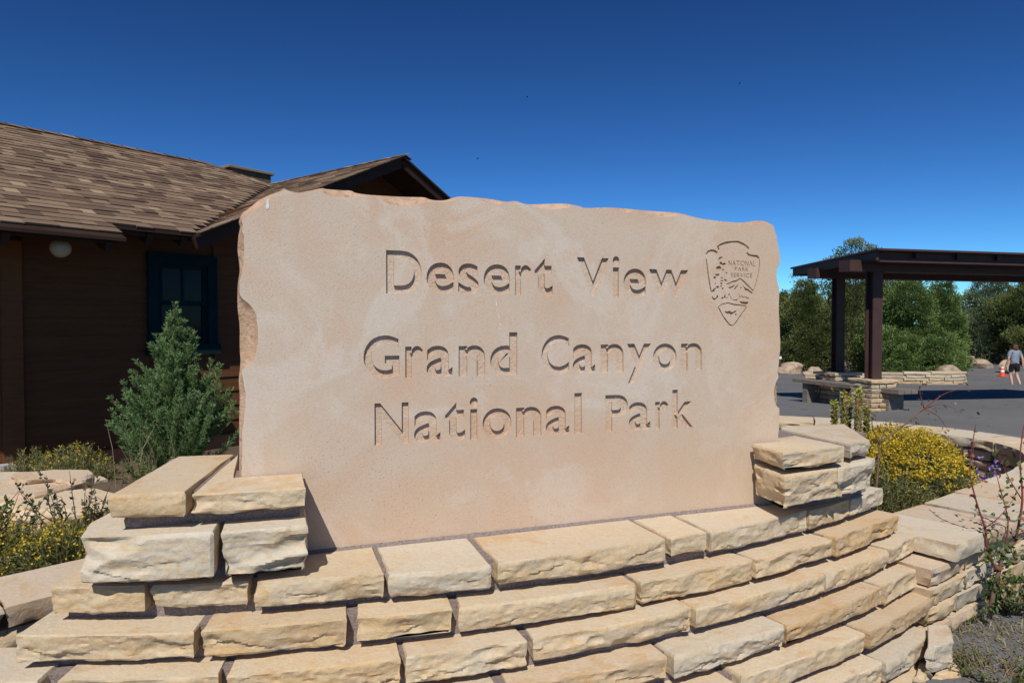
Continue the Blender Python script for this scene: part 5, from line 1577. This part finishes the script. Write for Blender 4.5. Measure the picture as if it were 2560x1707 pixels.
# bench of weathered planks
p0 = at_z(2012, 948, 0.55); p1 = at_z(2282, 981, 0.52)
p0 = Vector((p0.x, p0.y)); p1 = Vector((p1.x, p1.y)); bd = (p1-p0).normalized(); bn = Vector((-bd.y, bd.x))
bench = thing('plank_bench', ((p0.x+p1.x)/2, (p0.y+p1.y)/2, 0.15), 'long bench of weathered grey planks beside the shelter piers', 'bench')
for k in range(3):
    a = p0 + bn*(0.05 - k*0.15); b = p1 + bn*(0.05 - k*0.15)
    v_, f_ = bar_vf(v3(a, 0.54), v3(b, 0.53), 0.135, 0.07); obj('plank', v_, f_, M['plank'], bench)
for f in (0.12, 0.5, 0.88):
    q = p0.lerp(p1, f) - bn*0.1; v_, f_ = box_vf((q.x, q.y, gz(q.x, q.y) - .02), 0.14, 0.34, 0.505 - gz(q.x, q.y) + .02, (bd.x, bd.y)); obj('leg', v_, f_, M['plank'], bench)
# far low stone wall of the car park
fw = [(11.2, 26.0), (12.4, 25.3), (14.0, 24.6), (15.5, 24.3), (16.15, 24.55), (16.3, 25.3), (16.1, 26.2)]
at_, LEN = path_tools(fw)
wallf = thing('car_park_wall', (14, 24.7, -0.4), 'low tan stone wall with rounded end in front of the far trees', 'garden wall')
r = random.Random(5)
for k in range(5):
    s = 0
    while s < LEN - 0.1:
        l = min(r.uniform(0.45, 1.0), LEN - s); kk = max(2, int(l/0.25)); A_ = []; B_ = []
        for i in range(kk+1):
            p, nn_ = at_(s + 0.012 + (l-0.024)*i/kk); o_ = r.uniform(-.015, .015) if i in (0, kk) else 0
            A_.append(tuple(p + nn_*(0.2+o_))); B_.append(tuple(p - nn_*0.2))
        f = A_ + B_[::-1]
        ar = sum(f[i][0]*f[(i+1) % len(f)][1] - f[(i+1) % len(f)][0]*f[i][1] for i in range(len(f)))
        if ar < 0: f = f[::-1]
        p, _ = at_(s + l/2); z0 = base_z(p.y) - 0.03 + k*0.108
        cl = r.choice([CREAM, TAN, WHITE, CREAM, PINKS]); jt = r.uniform(0.88, 1.03); cl = tuple(q*jt for q in cl)
        stone(wallf, f, z0, z0 + 0.088, 7000 + k*100 + int(s*10), cl, amp=0.018, res=0.06, zres=0.03, mat=M['block_far'])
        s += l
V = []; F = []
for i in range(41):
    p, nn_ = at_(LEN*i/40)
    for sg, zz in ((1, -0.1), (1, 0.46), (-1, 0.46), (-1, -0.1)):
        q = p + nn_*sg*0.13; V.append((q.x, q.y, base_z(p.y) + zz))
for i in range(40):
    for j in range(3): a = i*4+j; F.append((a, a+1, a+5, a+4))
obj('mortar', V, F, M['mortar'], wallf)

# ------------------------------------------------------------------ trees behind the car park
def tree(u, Y, vtop, hw_px, label, mat, seed, nl=9, clump=300, per=70, lsz=0.11, squat=0.0, cone=0.5, low=0.10, sparse=0.0):
    r = np.random.default_rng(seed)
    x = (u-1280)/F_PX*Y; zb_ = base_z(Y); top = at_y(u, vtop, Y).z; H = top - zb_; R = hw_px/F_PX*Y
    t = thing('evergreen_tree', (x, Y, zb_), label, 'tree', 'evergreen trees behind the car park')
    B = np.array([x, Y, zb_])
    # lobes
    lob = []
    for k in range(nl):
        f = (k+0.6)/nl; h = low*H + (1-low)*H*f*0.94
        rad = R*(1-f)**cone*0.75 + R*0.22
        a = r.uniform(0, 2*math.pi) if k else -1.6
        q = R*(1 - 0.75*f)*r.uniform(0.25, 0.6)
        lob.append((B + np.array([math.cos(a)*q, math.sin(a)*q, h]), rad*r.uniform(0.5, 0.75), H*r.uniform(0.10, 0.17) + rad*0.2))
    for k in range(nl):
        f = r.uniform(0, 0.9); a = r.uniform(0, 2*math.pi); q = R*(1-f)**cone*r.uniform(0.55, 0.85)
        lob.append((B + np.array([math.cos(a)*q, math.sin(a)*q, low*H + (1-low)*H*f*0.9]), R*r.uniform(0.22, 0.38), H*r.uniform(0.07, 0.12)))
    lob.append((B + np.array([0, 0, H*0.93]), R*0.22, H*0.07))
    wts = np.array([l[1]**2 for l in lob]); wts /= wts.sum()
    i = r.choice(len(lob), clump, p=wts)
    d = unit(r.normal(size=(clump, 3)) + np.array([0, -0.25, 0.15]))
    rad = np.array([[lob[k][1], lob[k][1], lob[k][2]] for k in i])
    cc_ = np.array([lob[k][0] for k in i]) + d*rad*r.uniform(0.72, 1.04, clump)[:, None]
    cr = R*r.uniform(0.07, 0.17, clump) + 0.08
    clump = int(clump); m = clump*per; j = np.repeat(np.arange(clump), per)
    e = unit(r.normal(size=(m, 3)) + d[j]*0.7 + np.array([0, -0.1, 0.6]))
    pc = cc_[j] + e*(cr[j]*r.uniform(0.35, 1.0, m))[:, None]*np.array([1.2, 1.2, 1.0])
    ax = unit(e + d[j]*0.7 + np.array([0, 0, 0.55]))
    tint = np.clip(r.normal(0.42, 0.22, clump)[j] + r.normal(size=m)*0.12 + 0.12*e[:, 2], 0, 1)
    leaf_obj('crown', leaf_quads(pc, ax, r.uniform(0.6, 1.3, m)*lsz, r.uniform(0.35, 0.6, m)*lsz, r), M[mat], t, tint=tint)
    tubes = []
    n = 8
    P = [B + np.array([0.12*math.sin(k*0.9+seed), 0.1*math.cos(k*0.7+seed), -0.1 + (H*0.85)*k/n]) for k in range(n+1)]
    tubes.append(tube_vf([tuple(p) for p in P], [max(0.02, 0.05*H**0.6*(1-0.85*k/n)) for k in range(n+1)], 7))
    for (c_, a_, b_) in lob:
        k = int(np.clip((c_[2]-zb_)/H*n*0.8 - 1, 0, n-1)); p = P[k]; mid_ = (p + c_)/2 + np.array([0, 0, -0.08])
        tubes.append(tube_vf([tuple(p), tuple(mid_), tuple(c_)], [0.05, 0.035, 0.012], 5))
    V, F = join(tubes); obj('trunk', V, F, M['bark'], t, smooth=3.2)
tree(2138, 36, 620, 158, 'tallest dark pinyon whose crown shows above the shelter roof', 'l_pin', 201, 12, 800, 85, lsz=0.12, cone=0.62)
tree(2012, 35.5, 712, 84, 'rounded dark evergreen left of the far shelter column', 'l_pin', 202, 8, 620, 75, cone=0.35)
tree(1950, 38, 742, 72, 'dark evergreen next to the edge of the sign slab', 'l_pin', 203, 8, 460, 70, cone=0.4)
tree(2262, 31, 684, 112, 'bright green juniper right of the near shelter column', 'l_jun', 204, 10, 760, 80, lsz=0.10, cone=0.6)
tree(2352, 33, 712, 72, 'pointed green juniper behind the end of the car park wall', 'l_jun', 205, 9, 640, 75, lsz=0.10, cone=0.7)
tree(2215, 37, 640, 70, 'thin topped evergreen just right of the tallest pinyon', 'l_pin', 206, 8, 240, 70, cone=0.5)
tree(2340, 27.2, 846, 58, 'small bright juniper bush behind the car park wall', 'l_jun', 207, 5, 130, 70, lsz=0.09, low=0.05)
tree(2255, 27.6, 880, 50, 'low green bush behind the middle of the car park wall', 'l_jun', 211, 5, 110, 70, lsz=0.09, low=0.05)
tree(2468, 41, 706, 100, 'grey green pinyon to the right of the pointed juniper', 'l_grey', 208, 9, 680, 75, cone=0.35, low=0.2)
tree(2580, 38, 704, 105, 'dark tree at the right edge behind the walking person', 'l_pin', 209, 9, 560, 75, cone=0.4, low=0.28)
tree(2745, 37, 690, 110, 'evergreen beyond the right edge', 'l_pin', 210, 9, 260, 60, cone=0.4)
tree(2425, 45, 748, 80, 'low tree filling the gap behind the grey green pinyon', 'l_pin', 212, 7, 420, 60, cone=0.35)
tree(2530, 39, 800, 60, 'dark low branches over the shaded trunk near the cone', 'l_pin', 213, 6, 200, 70, cone=0.3, low=0.25)
# grassy verge under the trees
r = np.random.default_rng(77); n = 5000
X = r.uniform(9, 30, n); Yv = 33.4 + 0.36*np.maximum(0, X-13) + r.uniform(0.3, 6, n)
P0 = np.stack([X, Yv, np.array([base_z(q) for q in Yv])], 1); P2_ = P0 + np.stack([r.normal(size=n)*0.12, r.normal(size=n)*0.12, r.uniform(0.15, 0.5, n)], 1)
V, F = ribbons(P0, (P0+P2_)/2, P2_, 0.03, r)
tag(obj('verge_grass', V, F, M['l_olive'], tint=r.random(len(F))), 'dry olive grass under the far trees', 'grass', kind='stuff')
# boulders along the edge of the car park
for i, (u, v, Y, sx, sz, lb) in enumerate([(1972, 927, 33.5, 0.85, 0.42, 'wide tan boulder beside the slab edge across the car park'), (2037, 931, 32.6, 0.45, 0.36, 'orange tan boulder left of the far shelter column'), (2016, 936, 32.2, 0.22, 0.16, 'little pale stone next to the orange tan boulder'), (2114, 916, 33.8, 0.45, 0.35, 'tan boulder peeking right of the far shelter column'),
        (2392, 905, 37, 0.42, 0.36, 'light tan boulder behind the end of the car park wall'), (2423, 906, 37.4, 0.46, 0.40, 'pale pointed boulder beside the light tan one'), (2452, 912, 36, 0.62, 0.34, 'dark shaded boulder under the grey green pinyon'), (2518, 916, 33.6, 0.42, 0.34, 'tan boulder between the cone and the person'), (2530, 926, 33.0, 0.30, 0.24, 'pale stone just behind the person'), (2372, 928, 26.4, 0.5, 0.25, 'pinkish boulder lying on top of the wall end')]):
    p = at_y(u, v, Y)
    rock((p.x, Y, max(p.z, base_z(Y) + sz*0.3)), sx, sx*0.7, sz, lb, 300+i, sub=(20, 12))
# slim marker post
p = at_y(1950, 924, 33.6); pz = base_z(33.6)
t = thing('marker_post', (p.x, 33.6, pz), 'slim dark marker post beside the edge of the sign slab', 'post')
obj('post', *box_vf((p.x, 33.6, pz), 0.10, 0.10, 0.88, bev=0.008), M['steel'], t); obj('white_band', *box_vf((p.x, 33.6, pz + 0.68), 0.106, 0.106, 0.12), M['white'], t); obj('post_cap', *box_vf((p.x, 33.6, pz+0.88), 0.13, 0.13, 0.04, bev=0.01), M['steel'], t)
# traffic cone
p = at_y(2506, 941, 31.6); cx, cy = p.x, p.y; cz = base_z(cy) + 0.006
t = thing('traffic_cone', (cx, cy, cz), 'orange traffic cone with two white bands near the walking person', 'cone')
def lathe(prof, c, n=16):
    V = []; F = []
    for rr_, z in prof:
        for i in range(n): a = 2*math.pi*i/n; V.append((c[0]+rr_*math.cos(a), c[1]+rr_*math.sin(a), c[2]+z))
    for j in range(len(prof)-1):
        for i in range(n): k = (i+1) % n; F.append((j*n+i, j*n+k, (j+1)*n+k, (j+1)*n+i))
    F.append(tuple((len(prof)-1)*n+i for i in range(n))); return V, F
KS = 0.76
def cone_r(z): return (0.155 - 0.125*z/0.70)
obj('base', *box_vf((cx, cy, cz), 0.40*KS, 0.40*KS, 0.04, bev=0.01), M['orange'], t)
obj('body', *lathe([(cone_r(0)*KS, 0.035), (cone_r(0.68)*KS, 0.70*KS), (0.02, 0.72*KS)], (cx, cy, cz)), M['orange'], t, smooth=math.radians(40))
for z0, z1 in ((0.28, 0.40), (0.50, 0.60)):
    obj('reflective_band', *lathe([((cone_r(z0)+.012)*KS, z0*KS), ((cone_r(z1)+.012)*KS, z1*KS), ((cone_r(z1)-.01)*KS, z1*KS)], (cx, cy, cz)), M['white'], t, smooth=math.radians(40))

# ------------------------------------------------------------------ person walking away
def skin_obj(name, joints, bones, mat, parent, origin, sub=2, root=0):
    me = bpy.data.meshes.new(name); me.from_pydata([tuple(Vector(j[0])) for j in joints], bones, [])
    o = bpy.data.objects.new(name, me); place(o, parent, origin)
    o.modifiers.new('skin', 'SKIN'); me.skin_vertices[0]
    for i, j in enumerate(joints):
        rr_ = j[1]; me.skin_vertices[0].data[i].radius = (rr_ if hasattr(rr_, '__len__') else (rr_, rr_))
        me.skin_vertices[0].data[i].use_root = (i == root)
    s_ = o.modifiers.new('sub', 'SUBSURF'); s_.levels = sub; s_.render_levels = sub
    me.materials.append(mat)
    return o
py = 25.3
pp = at_y(2536, 966, py); px = pp.x; pz = base_z(py)
per = thing('person', (px, py, pz), 'person in grey blue t-shirt and black shorts walking away across the car park', 'person')
Ht = 1.59; k_ = Ht/1.70
def J(x, y, z, rr_): return ((x*k_, y*k_, z*k_), tuple(q*k_ for q in rr_) if hasattr(rr_, '__len__') else rr_*k_)
joints = [J(0, 0, 0.95, (0.12, 0.085)), J(0, 0, 1.12, (0.115, 0.085)), J(0, 0.01, 1.32, (0.165, 0.11)), J(0, 0.01, 1.43, (0.10, 0.08)), J(0, 0.01, 1.50, 0.052), J(0, 0.02, 1.58, (0.075, 0.09)), J(0, 0.02, 1.68, (0.06, 0.075)),
          J(-0.09, 0.03, 0.86, 0.09), J(-0.095, 0.10, 0.50, 0.058), J(-0.095, 0.04, 0.30, 0.052), J(-0.09, -0.02, 0.08, 0.036), J(-0.09, 0.10, 0.03, 0.035),
          J(0.09, -0.03, 0.86, 0.09), J(0.095, 0.02, 0.50, 0.058), J(0.095, -0.08, 0.31, 0.052), J(0.09, -0.20, 0.12, 0.036), J(0.09, -0.12, 0.04, 0.035),
          J(-0.19, 0.01, 1.39, 0.055), J(-0.26, -0.03, 1.14, 0.043), J(-0.27, 0.06, 0.93, 0.032), J(-0.27, 0.10, 0.86, (0.022, 0.036)),
          J(0.19, 0.01, 1.39, 0.055), J(0.26, -0.06, 1.14, 0.043), J(0.27, -0.08, 0.92, 0.032), J(0.27, -0.07, 0.84, (0.022, 0.036))]
bones = [(0, 1), (1, 2), (2, 3), (3, 4), (4, 5), (5, 6), (0, 7), (7, 8), (8, 9), (9, 10), (10, 11), (0, 12), (12, 13), (13, 14), (14, 15), (15, 16), (3, 17), (17, 18), (18, 19), (19, 20), (3, 21), (21, 22), (22, 23), (23, 24)]
for w, sx in ((20, -1), (24, 1)):
    wx, wy, wz = [q/k_ for q in joints[w][0]]
    for f, (dy, ln) in enumerate(((0.028, 0.075), (0.010, 0.085), (-0.008, 0.080), (-0.025, 0.065))):
        a = len(joints); joints.append(J(wx, wy + dy, wz - 0.045, 0.010)); joints.append(J(wx - sx*0.012, wy + dy*1.1, wz - 0.045 - ln, 0.008)); bones += [(w, a), (a, a+1)]
    a = len(joints); joints.append(J(wx - sx*0.02, wy + 0.04, wz - 0.02, 0.010)); joints.append(J(wx - sx*0.03, wy + 0.055, wz - 0.065, 0.009)); bones += [(w, a), (a, a+1)]
skin_obj('body', joints, bones, M['skin'], per, (px, py, pz))
sj = [J(0, 0, 0.87, (0.182, 0.135)), J(0, 0, 1.10, (0.165, 0.125)), J(0, 0.005, 1.30, (0.195, 0.13)), J(0, 0.01, 1.42, (0.13, 0.10)), J(-0.19, 0.01, 1.385, 0.075), J(-0.245, -0.01, 1.20, 0.072), J(0.19, 0.01, 1.385, 0.075), J(0.245, -0.02, 1.20, 0.072)]
skin_obj('shirt', sj, [(0, 1), (1, 2), (2, 3), (3, 4), (4, 5), (3, 6), (6, 7)], M['shirt'], per, (px, py, pz))
hj = [J(0, 0, 1.0, (0.165, 0.12)), J(0, 0, 0.88, (0.17, 0.13)), J(-0.092, 0.04, 0.80, 0.105), J(-0.098, 0.07, 0.60, 0.095), J(0.092, -0.02, 0.80, 0.105), J(0.098, 0.0, 0.60, 0.095)]
skin_obj('shorts', hj, [(0, 1), (1, 2), (2, 3), (1, 4), (4, 5)], M['shorts'], per, (px, py, pz))
hv = [J(0, 0.015, 1.69, (0.085, 0.095)), J(0, -0.02, 1.60, (0.115, 0.10)), J(0, -0.045, 1.50, (0.115, 0.07)), J(0, -0.05, 1.44, (0.08, 0.045))]
skin_obj('hair', hv, [(0, 1), (1, 2), (2, 3)], M['hair'], per, (px, py, pz))
for (x, y, z, tilt_) in ((-0.09, 0.05, 0.045, 0.0), (0.09, -0.16, 0.085, -0.5)):
    sjj = [J(x, y - 0.09, z - tilt_*0.05, (0.046, 0.045)), J(x, y, z, (0.046, 0.045)), J(x, y + 0.11, z - 0.012 + tilt_*0.06, (0.044, 0.034))]
    skin_obj('shoe', sjj, [(0, 1), (1, 2)], M['shoe'], per, (px, py, pz))
# ------------------------------------------------------------------ birds
for i, (u, v, bank, lb) in enumerate([(1318, 243, 0.3, 'tiny dark bird flying above the middle of the slab'), (1849, 209, -0.2, 'tiny dark bird high at the right of the sky'), (1194, 397, 0.1, 'tiny dark bird just above the slab near the gable')]):
    c = at_y(u, v, 62); t = thing('bird', c, lb, 'bird', 'birds circling in the sky')
    d_ = Vector((0.9, 0.3, 0)).normalized(); s_ = Vector((-0.35, 0.6, 0)).normalized()
    pts = [c - d_*0.11, c - d_*0.05, c + d_*0.03, c + d_*0.10]
    obj('body', *tube_vf(pts, [0.008, 0.03, 0.03, 0.006], 8), M['bird'], t, smooth=3.2)
    for sg in (-1, 1):
        tip = c + s_*sg*0.20 + Vector((sg*0.06, 0, 0.05 + bank*0.05*sg)) - d_*0.06; mid_ = c + s_*sg*0.10 + Vector((sg*0.03, 0, 0.045))
        top = [c + d_*0.05, mid_ + d_*0.05, tip, mid_ - d_*0.05, c - d_*0.04]
        V = [tuple(q + Vector((0, 0, 0.004))) for q in top] + [tuple(q - Vector((0, 0, 0.004))) for q in top]
        obj('wing', V, [(0, 1, 2, 3, 4), (9, 8, 7, 6, 5)] + [(j, 5+j, 5+(j+1) % 5, (j+1) % 5) for j in range(5)], M['bird'], t)
